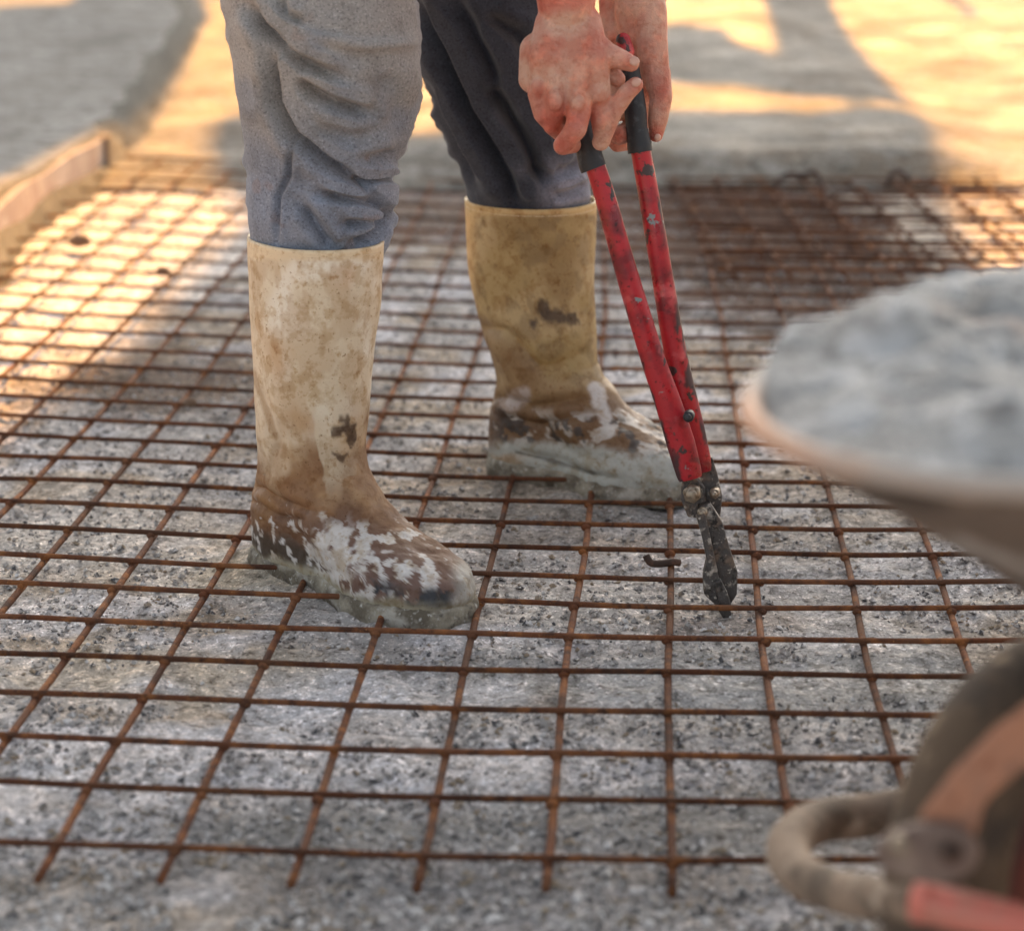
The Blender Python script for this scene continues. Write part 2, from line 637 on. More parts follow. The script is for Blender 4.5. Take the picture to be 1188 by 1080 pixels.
def rod(mb, pts, r):
    P = np.array(pts)
    o_ = rng.rand() * 50
    P[:, 0] += (fbm(P * [1, 1, 0], 3, 2, 5.) - .5) * .008 + (fbm(P, 2.5, 3, o_) - .5) * .007
    P[:, 1] += (fbm(P * [1, 1, 0], 3, 2, 25.) - .5) * .012 + (fbm(P, 2.5, 3, o_ + 9) - .5) * .009
    P[:, 2] += (fbm(P * [1, 1, 0], 2.2, 2, 65.) - .5) * .014
    rr = r * (1 + (rng.rand(len(P)) - .5) * .10)
    mb.tube([Vector(p) for p in P], list(rr), 8)


MESHLAB = 'welded mesh of rusty steel rods spread over the rough concrete under both boots'
RM = empty('reinforcement_mesh', (0.1, 3.0, 0), MESHLAB, 'steel mesh')
JT = 31
I0, I1 = -13, 9
for j in range(0, JT + 1):
    mb = MB()
    pts = []
    for i in np.arange(I0 - .35, I1 + .4, .25):
        x, y = node(max(i, -12), j)
        x -= max(0, -12 - i) * .098
        pts.append((x, y, .0150))
    jit = rng.randn() * .002
    pts = [(p[0], p[1] + jit, p[2]) for p in pts]
    rod(mb, pts, .0031)
    mb.build('cross_rod', M['rust'], RM, fix=False)
for i in range(I0, I1 + 1):
    mb = MB()
    pts = []
    for j in np.arange(-.45 + rng.rand() * .05, JT + .45 + rng.rand() * .5, .25):
        x, y = node(i, max(j, -.5))
        pts.append((x, y, .0085))
    jit = rng.randn() * .0015
    pts = [(p[0] + jit, p[1], p[2]) for p in pts]
    rod(mb, pts, .0037)
    mb.build('long_rod', M['rust'], RM, fix=False)

wm = MB()
for j in range(0, JT + 1):
    for i in range(-8, 6):
        x, y = node(i, j)
        q = np.array([[x, y, 0.]])
        x += (fbm(q, 3, 2, 5.)[0] - .5) * .008
        y += (fbm(q, 3, 2, 25.)[0] - .5) * .012
        z = .0118 + (fbm(q, 2.2, 2, 65.)[0] - .5) * .014
        r_ = .0042 * (.8 + .5 * rng.rand())
        wm.ellipsoid((x, y, z), (r_ * 1.25, r_ * 1.25, r_), n=8)
tag(wm.build('weld_beads', M['rust'], RM, fix=False), 'small weld lumps where the rods cross', kind='stuff')

R2 = empty('reinforcement_mesh', (.8, 4.2, 0), 'second sheet of rusty mesh lapped on top at the back, over the dark soil patch', 'steel mesh')
c2, s2 = math.cos(.025), math.sin(.025)
for j in range(0, 13):
    mb = MB()
    pts = [(.40 + c2 * x - s2 * (j * .1), 3.93 + s2 * x + c2 * (j * .1), .027) for x in np.arange(-.03, .80, .06)]
    rod(mb, pts, .0033)
    mb.build('cross_rod', M['rust'], R2, fix=False)
for i in range(0, 8):
    mb = MB()
    pts = [(.40 + c2 * i * .1 - s2 * y, 3.93 + s2 * i * .1 + c2 * y, .0205) for y in np.arange(-.04, 1.26, .06)]
    rod(mb, pts, .0037)
    mb.build('long_rod', M['rust'], R2, fix=False)


# ------------------------------------------------------------------ fresh concrete at the back, left slab, board
def sheet(name, x0, x1, y0, y1, z, st, edge_amp, m, xl=None):
    xa = np.concatenate([np.arange(x0, 3.0, st), np.array([3.3, 4, 6, 10, 20, 60])]) if x1 > 3 else np.arange(x0, x1, st)
    yy = np.concatenate([np.arange(0, 3, st), np.arange(3, 9, .08), np.array([12, 20, 40, 90])])
    yy = yy[yy <= y1 - y0]
    X, Y = np.meshgrid(xa, yy)
    P = np.c_[X.ravel(), Y.ravel() + y0, np.zeros(X.size)]
    e = (fbm(np.c_[P[:, 0], P[:, 0] * 0, P[:, 0] * 0], 4, 4, 3.) - .5) * edge_amp
    P[:, 1] += e
    d = Y.ravel()
    P[:, 2] = (.008 + z * sst(-.6, -.1, P[:, 0]) * sst(1.35, 1.0, P[:, 0])) * sst(-.03, .24, d) - .03 * (d <= 0) + (fbm(P * [1, 1, 0], 6, 4, 8.) - .5) * .03 * sst(0, .2, d)
    n1, n2 = len(xa), len(yy)
    ix = np.arange(n1 * n2).reshape(n2, n1)
    F = np.stack([ix[:-1, :-1], ix[:-1, 1:], ix[1:, 1:], ix[1:, :-1]], -1).reshape(-1, 4)
    o = mesh_obj(name, P, F, m)
    return tag(o, kind='structure')


sheet('fresh_concrete', -1.7, 60, 5.02, 95, .06, .018, .12, M['fresh'])

# left slab: older grey concrete, a hand's breadth higher, its ragged edge running away from us
ZS = .085
edge = [(-60, 292), (0, 228), (50, 194), (108, 156), (128, 138), (150, 112), (172, 78), (190, 50), (214, 22), (205, 0), (196, -30)]
ep = [W(u, v, z=ZS) for u, v in edge]
ep = smooth_pts(ep, 6)
sv, sf = [], []
ncol = 40
for k, p in enumerate(ep):
    jx = (float(fbm(np.array([[p.x, p.y, 0]]), 7, 3, 2.)[0]) - .5) * .07
    prof = [(0.075 + jx * .8, -.03), (0.035 - jx, ZS * .5), (0.008, ZS - .012), (-.015, ZS)] + [(-.015 - .06 * (1.12 ** q - 1) * 8, ZS) for q in range(1, ncol)]
    for (dx, z) in prof:
        x = p.x + dx + jx
        zz = z + ((float(fbm(np.array([[x, p.y, 0]]), 5, 3, 3.)[0]) - .5) * .02 if z > .05 else 0)
        sv.append((x, p.y, zz))
npf = 4 + ncol - 1
for k in range(len(ep) - 1):
    for q in range(npf - 1):
        a = k * npf + q
        sf.append((a, a + npf, a + npf + 1, a + 1))
M['slab'] = mat('old_slab_concrete', (.235, .225, .205), .9, noise=[(7, (.33, .32, .30), .48, .58), (22, (.10, .09, .08), .545, .62), (2.5, (.16, .15, .135), .54, .66), (150, (.40, .38, .36), .6, .7)],
                bump=[(8, .022), (40, .010), (180, .003)])
M['slabside'] = mat('painted_shade_slab_edge', (.085, .082, .068), .9, noise=[(40, (.16, .155, .135), .5, .62), (90, (.04, .038, .032), .54, .66)], bump=[(40, .006), (120, .003)])  # shade on the side face put into a darker concrete colour
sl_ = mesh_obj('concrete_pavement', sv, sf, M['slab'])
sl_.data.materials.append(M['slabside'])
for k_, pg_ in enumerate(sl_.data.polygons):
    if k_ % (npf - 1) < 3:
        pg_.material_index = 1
tag(sl_, kind='structure')
# shutter board along the near part of the edge
bp_ = [W(u, v, z=.09) for u, v in ((-60, 280), (-5, 232), (50, 195), (112, 157))]
bb = empty('shutter_board', bp_[1], 'pinkish timber shutter board lining the near edge of the raised grey slab at left', 'board')
mbb = MB()
for a in range(3):
    p, q = bp_[a], bp_[a + 1]
V = []
rows_ = smooth_pts(bp_, 5)
nrm = Vector((1, .55, 0)).normalized()
for p in rows_:
    w = .013 + .004 * math.sin(p.y * 9)
    for dx, z in ((.0, -.02), (.0, .090), (w, .092), (w + .004, -.02)):
        V.append((p.x + dx + .012, p.y + dx * .3, z + .004 * math.sin(p.y * 13)))
F = []
for k in range(len(rows_) - 1):
    for q in range(4):
        F.append((k * 4 + q, k * 4 + (q + 1) % 4, (k + 1) * 4 + (q + 1) % 4, (k + 1) * 4 + q))
F += [(0, 1, 2, 3), tuple(len(V) - 1 - q for q in range(4))]
mbb.add(V, F)
mbb.build('plank', M['board'], bb, smooth=False)
V = []
for dx, dy in ((-.03, -.02), (.03, -.02), (.03, .02), (-.03, .02)):
    V.append((bp_[3].x + .02 + dx * .5, bp_[3].y - .02 + dy, -.02))
mbb = MB()
mbb.prism(V, (0, 0, .112))
mbb.build('peg', M['post'], bb, smooth=False, bevel=.003)


# ------------------------------------------------------------------ boots
def lerp_tab(tab, x):
    xs_ = [t[0] for t in tab]
    return [np.interp(x, xs_, [t[k] for t in tab]) for k in range(1, len(tab[0]))]


def seg_dist(u, v, a, b):
    ax, ay = a
    bx, by = b
    dx, dy = bx - ax, by - ay
    L = dx * dx + dy * dy
    t = np.clip(((u - ax) * dx + (v - ay) * dy) / L, 0, 1)
    return np.hypot(u - ax - t * dx, v - ay - t * dy), t


def crease(P, nrm, lines):
    """lines: (points, width_px, depth_m, ridge). Cuts cloth or rubber folds along lines surveyed on the camera side"""
    u, v = PR(P)
    front = sst(.1, -.35, nrm[:, 1])
    D = np.zeros(len(P))
    for pts, w, dep, ridge in lines:
        best = np.full(len(P), 1e9)
        taper = np.zeros(len(P))
        nseg = len(pts) - 1
        sgn = np.zeros(len(P))
        for k in range(nseg):
            d, t = seg_dist(u, v, pts[k], pts[k + 1])
            g = (k + t) / nseg
            cx = (pts[k + 1][0] - pts[k][0]) * (v - pts[k][1]) - (pts[k + 1][1] - pts[k][1]) * (u - pts[k][0])
            m_ = d < best
            best = np.where(m_, d, best)
            taper = np.where(m_, g, taper)
            sgn = np.where(m_, np.sign(cx), sgn)
        tp = np.clip(np.minimum(taper, 1 - taper) * 5 + .25, 0, 1)
        sd_ = best * sgn
        D += tp * dep * (-np.exp(-(sd_ / w) ** 2) + ridge * np.exp(-((sd_ + 1.9 * w) / (1.3 * w)) ** 2) + .5 * ridge * np.exp(-((sd_ - 1.9 * w) / (1.5 * w)) ** 2))
    return D * front


def grid_normals(P, nr, nc):
    G = P.reshape(nr, nc, 3)
    du = np.roll(G, -1, 1) - np.roll(G, 1, 1)
    dv = np.gradient(G, axis=0)
    n = np.cross(du, dv)
    n /= np.linalg.norm(n, axis=2, keepdims=True) + 1e-9
    return n.reshape(-1, 3)


def loft(name, P, nr, nc, m, parent, cap=(False, False)):
    ix = np.arange(nr * nc).reshape(nr, nc)
    F = np.stack([ix[:-1], np.roll(ix[:-1], -1, 1), np.roll(ix[1:], -1, 1), ix[1:]], -1).reshape(-1, 4).tolist()
    if cap[0]:
        F.append(list(reversed(range(nc))))
    if cap[1]:
        F.append([(nr - 1) * nc + q for q in range(nc)])
    return mesh_obj(name, P, F, m, parent)


NCB = 340


def boot(parent, heel, dirv, toplean, topz, wtop, front_prof, lines, colour, label, scale=1.0, wide=1.0):
    """heel: ground point of the heel back; dirv: toe direction; front_prof: z -> (heel_x, toe_x, half width)"""
    d = Vector(dirv).normalized()
    s = Vector((d.y, -d.x, 0))
    be = None
    zs = list(np.arange(.0, .044, .0022)) + list(np.arange(.044, .11, .0007)) + list(np.arange(.11, .16, .0018)) + list(np.arange(.16, topz + .001, .004))
    P = []
    ph = np.arange(NCB) * 2 * PI / NCB
    for z in zs:
        hx, tx, hw = lerp_tab(front_prof, z)
        hx *= scale
        tx *= scale
        hw *= wide
        L = tx - hx
        cxm = (hx + tx) / 2
        a = L / 2
        # egg plan: widest at the ball, narrower at the heel, superellipse ends
        long_ = sst(.13, .05, np.array([z]))[0]
        e = 2.0 + .5 * long_
        cc = np.sign(np.cos(ph)) * np.abs(np.cos(ph)) ** (2 / e)
        ss = np.sign(np.sin(ph)) * np.abs(np.sin(ph)) ** (2 / e)
        wmod = 1 + long_ * (.18 * np.sin(np.clip(cc, -1, 1) * 2.2) - .26 * np.exp(-((cc + .15) / .35) ** 2))
        x = cxm + a * cc
        y = hw * ss * wmod
        lx, ly = toplean
        t = max(0, z - .05) / (topz - .05)
        P.append(np.c_[heel.x + d.x * x + s.x * y + lx * t, heel.y + d.y * x + s.y * y + ly * t, np.full(NCB, z) + .010])
    P = np.concatenate(P)
    nr = len(zs)
    # roof the foot gently: flatten the step where slices shrink is handled by dense slices
    N_ = grid_normals(P, nr, NCB)
    c = P.mean(0)
    if np.sum((P - c) * N_) < 0:
        N_ = -N_
    D = crease(P, N_, lines)
    low = sst(.16, .04, P[:, 2])
    D += (fbm(P, 26, 3, 4.) - .5) * .0035 * (1 + low) + low * (fbm(P, 95, 3, 14.) - .5) * .004
    D += (fbm(P, 9, 2, 31.) - .5) * .010
    P = P + N_ * D[:, None]
    o = loft('boot', P, nr, NCB, M['boot'], parent, (True, False))
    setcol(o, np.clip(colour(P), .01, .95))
    o['label'] = label
    md = o.modifiers.new('thick', 'SOLIDIFY')
    md.thickness = .003
    md.offset = -1
    # top hem
    top = P.reshape(nr, NCB, 3)[-3]
    hm = MB()
    cc_ = top.mean(0)
    ring = [Vector(cc_ + (p - cc_) * 1.005) for p in top[::5]]
    ring.append(ring[0])
    hm.tube(ring, .0028, 8, cap=False)
    hb = hm.build('hem', M['hem'], o, fix=True)
    hb.matrix_parent_inverse = Matrix.Identity(4)
    hb.matrix_parent_inverse = Matrix.Translation(parent.location).inverted() if False else Matrix.Identity(4)
    # sole with caked mortar
    zs2 = np.arange(-.004, .030, .003)
    Q = []
    hx, tx, hw = lerp_tab(front_prof, .012)
    for z in zs2:
        r = .009 - .003 * abs(z - .008) / .012 - (.006 if z > .020 else 0)
        L = (tx - hx) * scale
        cxm = (hx + tx) / 2 * scale
        cc = np.sign(np.cos(ph)) * np.abs(np.cos(ph)) ** .8
        ss = np.sign(np.sin(ph)) * np.abs(np.sin(ph)) ** .8
        wmod = 1 + (.18 * np.sin(cc * 2.2) - .26 * np.exp(-((cc + .15) / .35) ** 2))
        x = cxm + (L / 2 + r) * cc
        y = (hw * wide + r) * ss * wmod
        Q.append(np.c_[heel.x + d.x * x + s.x * y, heel.y + d.y * x + s.y * y, np.full(NCB, z)])
    Q = np.concatenate(Q)
    nq = grid_normals(Q, len(zs2), NCB)
    if np.sum((Q - Q.mean(0)) * nq) < 0:
        nq = -nq
    Q = Q + nq * ((fbm(Q, 34, 4, 8.) - .45) * .007)[:, None]
    so_ = loft('sole', Q, len(zs2), NCB, M['sole'], o, (True, True))
    so_.matrix_parent_inverse = Matrix.Identity(4)
    return o


M['hem'] = mat('boot_hem', (.66, .54, .38), .55, noise=[(60, (.5, .38, .24), .5, .7)])

person = empty('person', (-.1, 2.45, 0),
               'bending person in grey work trousers and muddy rubber boots gripping the bolt cutters', 'person')

pr_front = [(0, .004, .315, .050), (.02, .0, .320, .053), (.036, .000, .312, .053), (.048, .002, .282, .051), (.059, .004, .240, .050),
            (.072, .007, .208, .048), (.088, .011, .184, .047), (.105, .014, .170, .047), (.12, .016, .156, .048), (.14, .016, .148, .050),
            (.18, .014, .148, .055), (.25, .008, .152, .060), (.36, .004, .160, .064)]


def mixc(a, b, k):
    k = np.clip(k, 0, 1)[:, None]
    return a * (1 - k) + np.array(b) * k


def front_colour(P):
    u, v = PR(P)
    n1, n2, n3 = fbm(P, 12, 4, 3.), fbm(P, 40, 4, 9.), fbm(P, 100, 3, 19.)
    c = np.ones((len(P), 3)) * [.72, .625, .465]
    c = mixc(c, [.87, .83, .72], sst(.42, .58, fbm(P, 16, 3, 61.)) * .85 * sst(296, 330, u))
    c = mixc(c, [.60, .36, .17], sst(.52, .68, n1) * .6)
    c = mixc(c, [.60, .36, .16], sst(40, 0, np.abs(u - 300)) * sst(.45, .6, n1) * .55)
    c = mixc(c, [.50, .35, .20], sst(.5, .58, fbm(P * [1, 1, .5], 45, 4, 33.)) * .45)
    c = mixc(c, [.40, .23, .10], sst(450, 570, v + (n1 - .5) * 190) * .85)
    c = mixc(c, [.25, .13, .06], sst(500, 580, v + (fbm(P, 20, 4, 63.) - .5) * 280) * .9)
    c = mixc(c, [.74, .66, .50], sst(.56, .60, fbm(P * [1, 1, .4], 32, 3, 133.)) * sst(590, 540, v) * sst(430, 380, u) * .6)
    c = mixc(c, [.16, .085, .05], sst(570, 618, v + (n2 - .5) * 90) * .85)
    # light drip streak left on the shaft
    dd, _ = seg_dist(u, v, (300, 400), (322, 540))
    c = mixc(c, [.78, .68, .52], sst(22, 6, dd + (n2 - .5) * 14) * .7)
    dd, _ = seg_dist(u, v, (296, 430), (322, 505))
    c = mixc(c, [.33, .19, .08], sst(6, 1, dd + (n2 - .5) * 8) * .6)
    dd, _ = seg_dist(u, v, (326, 520), (308, 600))
    c = mixc(c, [.30, .16, .06], sst(16, 3, dd + (n2 - .5) * 14) * .5)
    # flecks
    for (a, b, w) in (((398, 486), (405, 500), 7), ((390, 498), (408, 490), 5), ((392, 530), (402, 524), 5), ((404, 518), (406, 512), 3)):
        dd, _ = seg_dist(u, v, a, b)
        c = mixc(c, [.09, .055, .035], sst(w + 2, w - 2, dd + (n3 - .5) * 26) * .85)
    # mauve brown foot
    foot = sst(600, 650, v + (u - 420) * -.35 + (n2 - .5) * 30)
    c = mixc(c, [.17, .105, .085], foot * sst(345, 390, u))
    # dark heel
    k = sst(603, 622, v - (u - 295) * .33 + (n2 - .5) * 22) * sst(392, 360, u + (n2 - .5) * 40)
    c = mixc(c, [.065, .050, .038], k * .95)
    # splashes of white cement
    k = sst(.545, .565, fbm(P, 70, 4, 90.)) * sst(360, 372, u) * sst(598, 618, v) * sst(545, 500, u + (n2 - .5) * 40)
    c = mixc(c, [.66, .65, .63], k * .9)
    k = sst(52, 34, np.hypot((u - 392) * 1.5, (v - 652)) + (n2 - .5) * 95) * sst(.42, .45, fbm(P, 90, 4, 95.))
    c = mixc(c, [.64, .62, .59], k * .9)
    k = sst(.60, .62, n3) * foot
    c = mixc(c, [.72, .71, .70], k * .8)
    k = sst(672, 688, v + (n2 - .5) * 40) * sst(415, 440, u) * sst(535, 515, u)
    c = mixc(c, [.04, .045, .055], k * sst(.56, .52, fbm(P, 90, 4, 29.)))
    k = sst(515, 540, u + (n2 - .5) * 24) * sst(640, 660, v)
    c = mixc(c, [.42, .41, .37], k * .8)
    c = mixc(c, [.36, .33, .25], sst(.034, .022, P[:, 2] + (n2 - .5) * .02))
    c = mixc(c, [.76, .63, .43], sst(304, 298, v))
    return c


def rear_colour(P):
    u, v = PR(P)
    n1, n2, n3 = fbm(P, 13, 4, 43.), fbm(P, 40, 4, 49.), fbm(P, 110, 3, 59.)
    c = np.ones((len(P), 3)) * [.40, .295, .135]
    c = mixc(c, [.50, .385, .215], sst(.45, .62, fbm(P, 18, 3, 161.)) * .7)
    c = mixc(c, [.27, .18, .075], sst(.48, .62, n1) * .75)
    c = mixc(c, [.20, .14, .07], sst(.52, .60, fbm(P, 50, 4, 83.)) * .45)
    c = mixc(c, [.70, .46, .20], sst(560, 542, u) * sst(420, 380, v) * .8)  # warm rim light painted along the left edge of the shaft
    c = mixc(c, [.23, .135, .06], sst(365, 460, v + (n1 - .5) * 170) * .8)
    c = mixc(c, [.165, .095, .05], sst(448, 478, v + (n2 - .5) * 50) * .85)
    dd, _ = seg_dist(u, v, (556, 380), (618, 440))
    c = mixc(c, [.22, .13, .06], sst(24, 4, dd + (n2 - .5) * 24) * .6)
    for (a, b, w) in (((640, 366), (662, 369), 9), ((628, 352), (634, 358), 5), ((615, 374), (618, 376), 3)):
        dd, _ = seg_dist(u, v, a, b)
        c = mixc(c, [.07, .05, .04], sst(w + 3, w - 3, dd + (n3 - .5) * 22) * .85)
    dd, _ = seg_dist(u, v, (604, 458), (590, 470))
    c = mixc(c, [.42, .36, .33], sst(14, 8, dd + (n2 - .5) * 16))
    dd, _ = seg_dist(u, v, (692, 455), (708, 500))
    c = mixc(c, [.55, .52, .50], sst(12, 5, dd + (n2 - .5) * 22))
    dd, _ = seg_dist(u, v, (582, 480), (602, 490))
    c = mixc(c, [.05, .03, .02], sst(12, 6, dd + (n2 - .5) * 16))
    k = sst(.53, .58, fbm(P, 60, 3, 190.)) * sst(470, 486, v)
    c = mixc(c, [.52, .50, .47], k * .8)
    k = sst(.55, .60, fbm(P, 75, 3, 290.)) * sst(480, 495, v)
    c = mixc(c, [.05, .045, .045], k * .85)
    line = 511 + (u - 590) * .05 + sst(690, 740, u) * 6
    c = mixc(c, [.45, .47, .44], sst(-4, 8, v - line + (n2 - .5) * 22))
    c = mixc(c, [.42, .33, .24], sst(640, 585, u + (n2 - .5) * 50) * sst(522, 532, v + (n2 - .5) * 10))
    c = mixc(c, [.17, .11, .075], sst(588, 570, u + (n2 - .5) * 20) * sst(530, 515, v) * sst(455, 480, v) * .8)
    dd, _ = seg_dist(u, v, (600, 524), (690, 548))
    c = mixc(c, [.10, .09, .075], sst(4, 1, dd + (n2 - .5) * 7) * .8)
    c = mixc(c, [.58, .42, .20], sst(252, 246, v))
    return c


hf = W(306, 650, z=0)
tf = W(538, 729, z=0)
df = (tf - hf)
lines_f = [([(295, 560), (330, 580), (366, 594)], 6, .006, .5), ([(294, 578), (325, 596), (357, 603)], 5, .005, .4),
           ([(329, 500), (318, 530), (311, 560)], 9, .004, .4), ([(300, 440), (320, 500), (326, 530)], 8, .003, .3),
           ([(372, 596), (400, 606), (440, 604)], 6, .003, .4), ([(345, 622), (365, 650), (380, 668)], 6, .003, .3)]
bf = boot(person, hf + df.normalized() * .0, df, (.016, .0), .371, .075, pr_front, lines_f, front_colour,
          'pale beige rubber boot in front, its foot splashed with white cement', scale=df.length / .325, wide=.98)
hr = W(574, 543, z=0)
tr = W(806, 578, z=0)
dr = tr - hr
lines_r = [([(553, 376), (587, 385), (606, 404), (628, 428)], 8, .008, .6), ([(628, 424), (655, 420), (683, 405)], 9, .005, .5),
           ([(572, 461), (620, 470), (690, 462)], 7, .006, .5), ([(579, 480), (625, 492), (690, 478)], 6, .005, .5),
           ([(560, 396), (572, 430), (590, 470)], 9, .005, .4), ([(600, 524), (650, 534), (690, 550), (730, 556)], 5, .004, .6)]
pr_rear = [(0, .004, .315, .050), (.02, .0, .320, .054), (.04, .000, .314, .054), (.050, .002, .290, .053), (.062, .004, .255, .052),
           (.075, .007, .225, .051), (.090, .012, .204, .050), (.105, .016, .190, .050), (.12, .016, .172, .052), (.14, .010, .160, .054),
           (.18, -.004, .158, .058), (.25, -.022, .156, .066), (.36, -.026, .158, .074)]
br = boot(person, hr, dr, (-.006, .0), .344, .075, pr_rear, lines_r, rear_colour,
          'ochre yellow rubber boot at the back, its foot coated in pale grey slurry', scale=dr.length / .325, wide=1.0)


# ------------------------------------------------------------------ trousers
def leg_surface(levels, lines, nc=280, sub=90):
    """levels: (v_px, left_px, right_px, Y centre, depth ratio) down the front; above the frame by more rows"""
    lv = np.array(levels, float)
    t = np.linspace(0, len(lv) - 1, (len(lv) - 1) * sub // 4 + 1)
    rows = np.stack([np.interp(t, np.arange(len(lv)), lv[:, k]) for k in range(5)], 1)
    # smooth
    for k in range(5):
        q = rows[:, k].copy()
        for _ in range(6):
            q[1:-1] = (q[:-2] + 2 * q[1:-1] + q[2:]) / 4
        rows[:, k] = q
    ph = np.arange(nc) * 2 * PI / nc
    P = []
    for v, l, r, Y, rat in rows:
        a, b = W(l, v, Y=Y), W(r, v, Y=Y)
        c = (a + b) / 2
        hw = (b - a).length / 2
        P.append(np.c_[c.x + hw * np.cos(ph), Y + hw * rat * np.sin(ph), np.full(nc, c.z)])
    nr = len(rows)
    P = np.concatenate(P)
    N_ = grid_normals(P, nr, nc)
    if np.sum((P - P.mean(0)) * N_) < 0:
        N_ = -N_
    D = np.clip(crease(P, N_, lines) * 1.5, -.03, .0085)
    u, v = PR(P)
    back = 1 - sst(.1, -.35, N_[:, 1])
    D += back * (fbm(P * [1, 1, 2.2], 14, 3, 2.) - .5) * .03
    D += (fbm(P * [1, 1, 1.8], 12, 2, 12.) - .5) * .010
    D += (fbm(P * [1, 1, 1.2], 40, 2, 22.) - .5) * .0016
    P = P + N_ * D[:, None]
    return P, nr, nc, D


lf = [(-560, 235, 480, 2.50, 1.0), (-400, 238, 482, 2.45, 1.), (-200, 245, 483, 2.38, .98), (0, 261, 485, 2.33, .95), (40, 265, 488, 2.32, .95), (75, 269, 488, 2.32, .95), (110, 274, 488, 2.32, .92),
      (150, 281, 482, 2.32, .9), (178, 285, 470, 2.32, .9), (195, 287, 459, 2.32, .9), (215, 288, 455, 2.32, .9), (240, 288, 456, 2.32, .9), (262, 289, 454, 2.32, .9), (285, 292, 450, 2.32, .88), (310, 298, 440, 2.32, .82)]
lines_lf = [([(286, 6), (322, 47), (344, 69), (394, 92)], 8, .015, .6), ([(319, 40), (322, 117), (342, 156), (380, 186), (417, 211), (446, 244)], 8, .015, .8),
            ([(344, 92), (383, 117), (428, 132)], 8, .012, .7), ([(420, 208), (460, 205)], 5, .018, .7), ([(372, 222), (417, 233), (452, 246)], 6, .011, .8),
            ([(398, 259), (430, 257), (454, 251)], 6, .012, .6), ([(410, 282), (437, 270), (450, 256)], 7, .013, .5),
            ([(344, 160), (337, 190), (336, 205), (324, 228), (321, 282)], 3.5, .006, .5), ([(350, 236), (372, 269), (384, 286)], 7, .009, .6),
            ([(400, 184), (430, 186), (462, 180)], 9, .008, .6), ([(300, 10), (310, 60), (318, 110)], 7, .006, .6), ([(314, 16), (360, 42), (420, 54), (484, 50)], 7, -.005, 0.),
            ([(325, 0), (332, 20), (350, 28)], 6, .008, .5), ([(362, 150), (400, 160), (430, 162)], 10, .005, .6), ([(440, 85), (460, 120), (462, 150)], 14, .004, .6)]
lr = [(-560, 340, 560, 2.62, 1.), (-400, 370, 580, 2.64, 1.), (-200, 420, 640, 2.67, 1.), (0, 474, 668, 2.70, .9), (50, 482, 672, 2.70, .9), (100, 494, 676, 2.71, .9),
      (150, 512, 680, 2.71, .9), (190, 528, 683, 2.71, .88), (212, 536, 684, 2.71, .90), (232, 542, 682, 2.71, .88), (262, 549, 676, 2.71, .85)]
lines_lr = [([(560, 100), (580, 125), (604, 153), (632, 218)], 10, .018, .7), ([(478, 0), (510, 60), (545, 130), (590, 205), (600, 236)], 9, .016, .7),
            ([(530, 0), (560, 60), (585, 110), (596, 140)], 9, .012, .7), ([(498, 100), (525, 160), (548, 215)], 8, .008, .6), ([(640, 226), (660, 222), (681, 214)], 6, .008, .6),
            ([(640, 150), (645, 190), (650, 200)], 6, .006, .5), ([(560, 20), (600, 40), (640, 90)], 9, .010, .6), ([(600, 196), (640, 204), (676, 190)], 8, .008, .5)]
P1, n1r, n1c, D1 = leg_surface(lf, lines_lf)
P2, n2r, n2c, D2 = leg_surface(lr, lines_lr)


def gridF(nr, nc, off):
    ix = np.arange(nr * nc).reshape(nr, nc) + off
    return np.stack([ix[:-1], np.roll(ix[:-1], -1, 1), np.roll(ix[1:], -1, 1), ix[1:]], -1).reshape(-1, 4)


hipm = MB()
hipm.ellipsoid((-.27, 2.52, .98), (.17, .20, .15), n=28)
hv = np.array(hipm.v)
hfaces = [tuple(q + len(P1) + len(P2) for q in f) for f in hipm.f]
TV = np.concatenate([P1, P2, hv])
TF = gridF(n1r, n1c, 0).tolist() + gridF(n2r, n2c, len(P1)).tolist() + hfaces
trs = mesh_obj('trousers', TV, TF, M['trouser'], person)
dust = sst(.42, .60, fbm(P1, 8, 4, 71.))
u1, v1 = PR(P1)
c1 = np.ones((len(P1), 3)) * [.205, .23, .275]
c1 = mixc(c1, [.35, .335, .31], (dust * .5 + .3) * sst(240, 130, v1 + (u1 - 380) * -.35))
c1 = mixc(c1, [.27, .31, .39], sst(150, 230, v1) * .6)
c1 = mixc(c1, [.25, .15, .10], sst(.68, .76, fbm(P1, 30, 3, 171.)) * .3)
c1 = c1 * 1.0
c2_ = np.ones((len(P2), 3)) * [.048, .054, .070]  # rear leg coloured darker to carry the shade between the legs
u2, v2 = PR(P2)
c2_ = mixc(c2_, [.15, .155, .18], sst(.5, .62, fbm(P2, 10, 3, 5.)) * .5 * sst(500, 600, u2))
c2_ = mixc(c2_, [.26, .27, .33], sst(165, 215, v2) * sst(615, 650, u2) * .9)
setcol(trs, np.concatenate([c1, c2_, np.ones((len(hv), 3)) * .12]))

# ------------------------------------------------------------------ body: head, torso, arms and hands as one surface
body = MB()


def cap(u1_, v1_, Y1, r1, u2_, v2_, Y2, r2):
    a, b = W(u1_, v1_, Y=Y1), W(u2_, v2_, Y=Y2)
    body.capsule(a, b, r1 * pxm(a), r2 * pxm(b))


def chain(pts):
    for a, b in zip(pts[:-1], pts[1:]):
        cap(*a, *b)


# right arm (nearer), hand wrapped over the left grip
RW = (657, 14, 2.285, 33)
chain([(655, -60, 2.27, 41), RW])
wr = W(657, 14, Y=2.285)
body.capsule(W(655, -60, Y=2.27), Vector((.02, 2.25, .90)), .037, .046)
body.capsule(Vector((.02, 2.25, .90)), Vector((.04, 2.33, 1.16)), .046, .055)
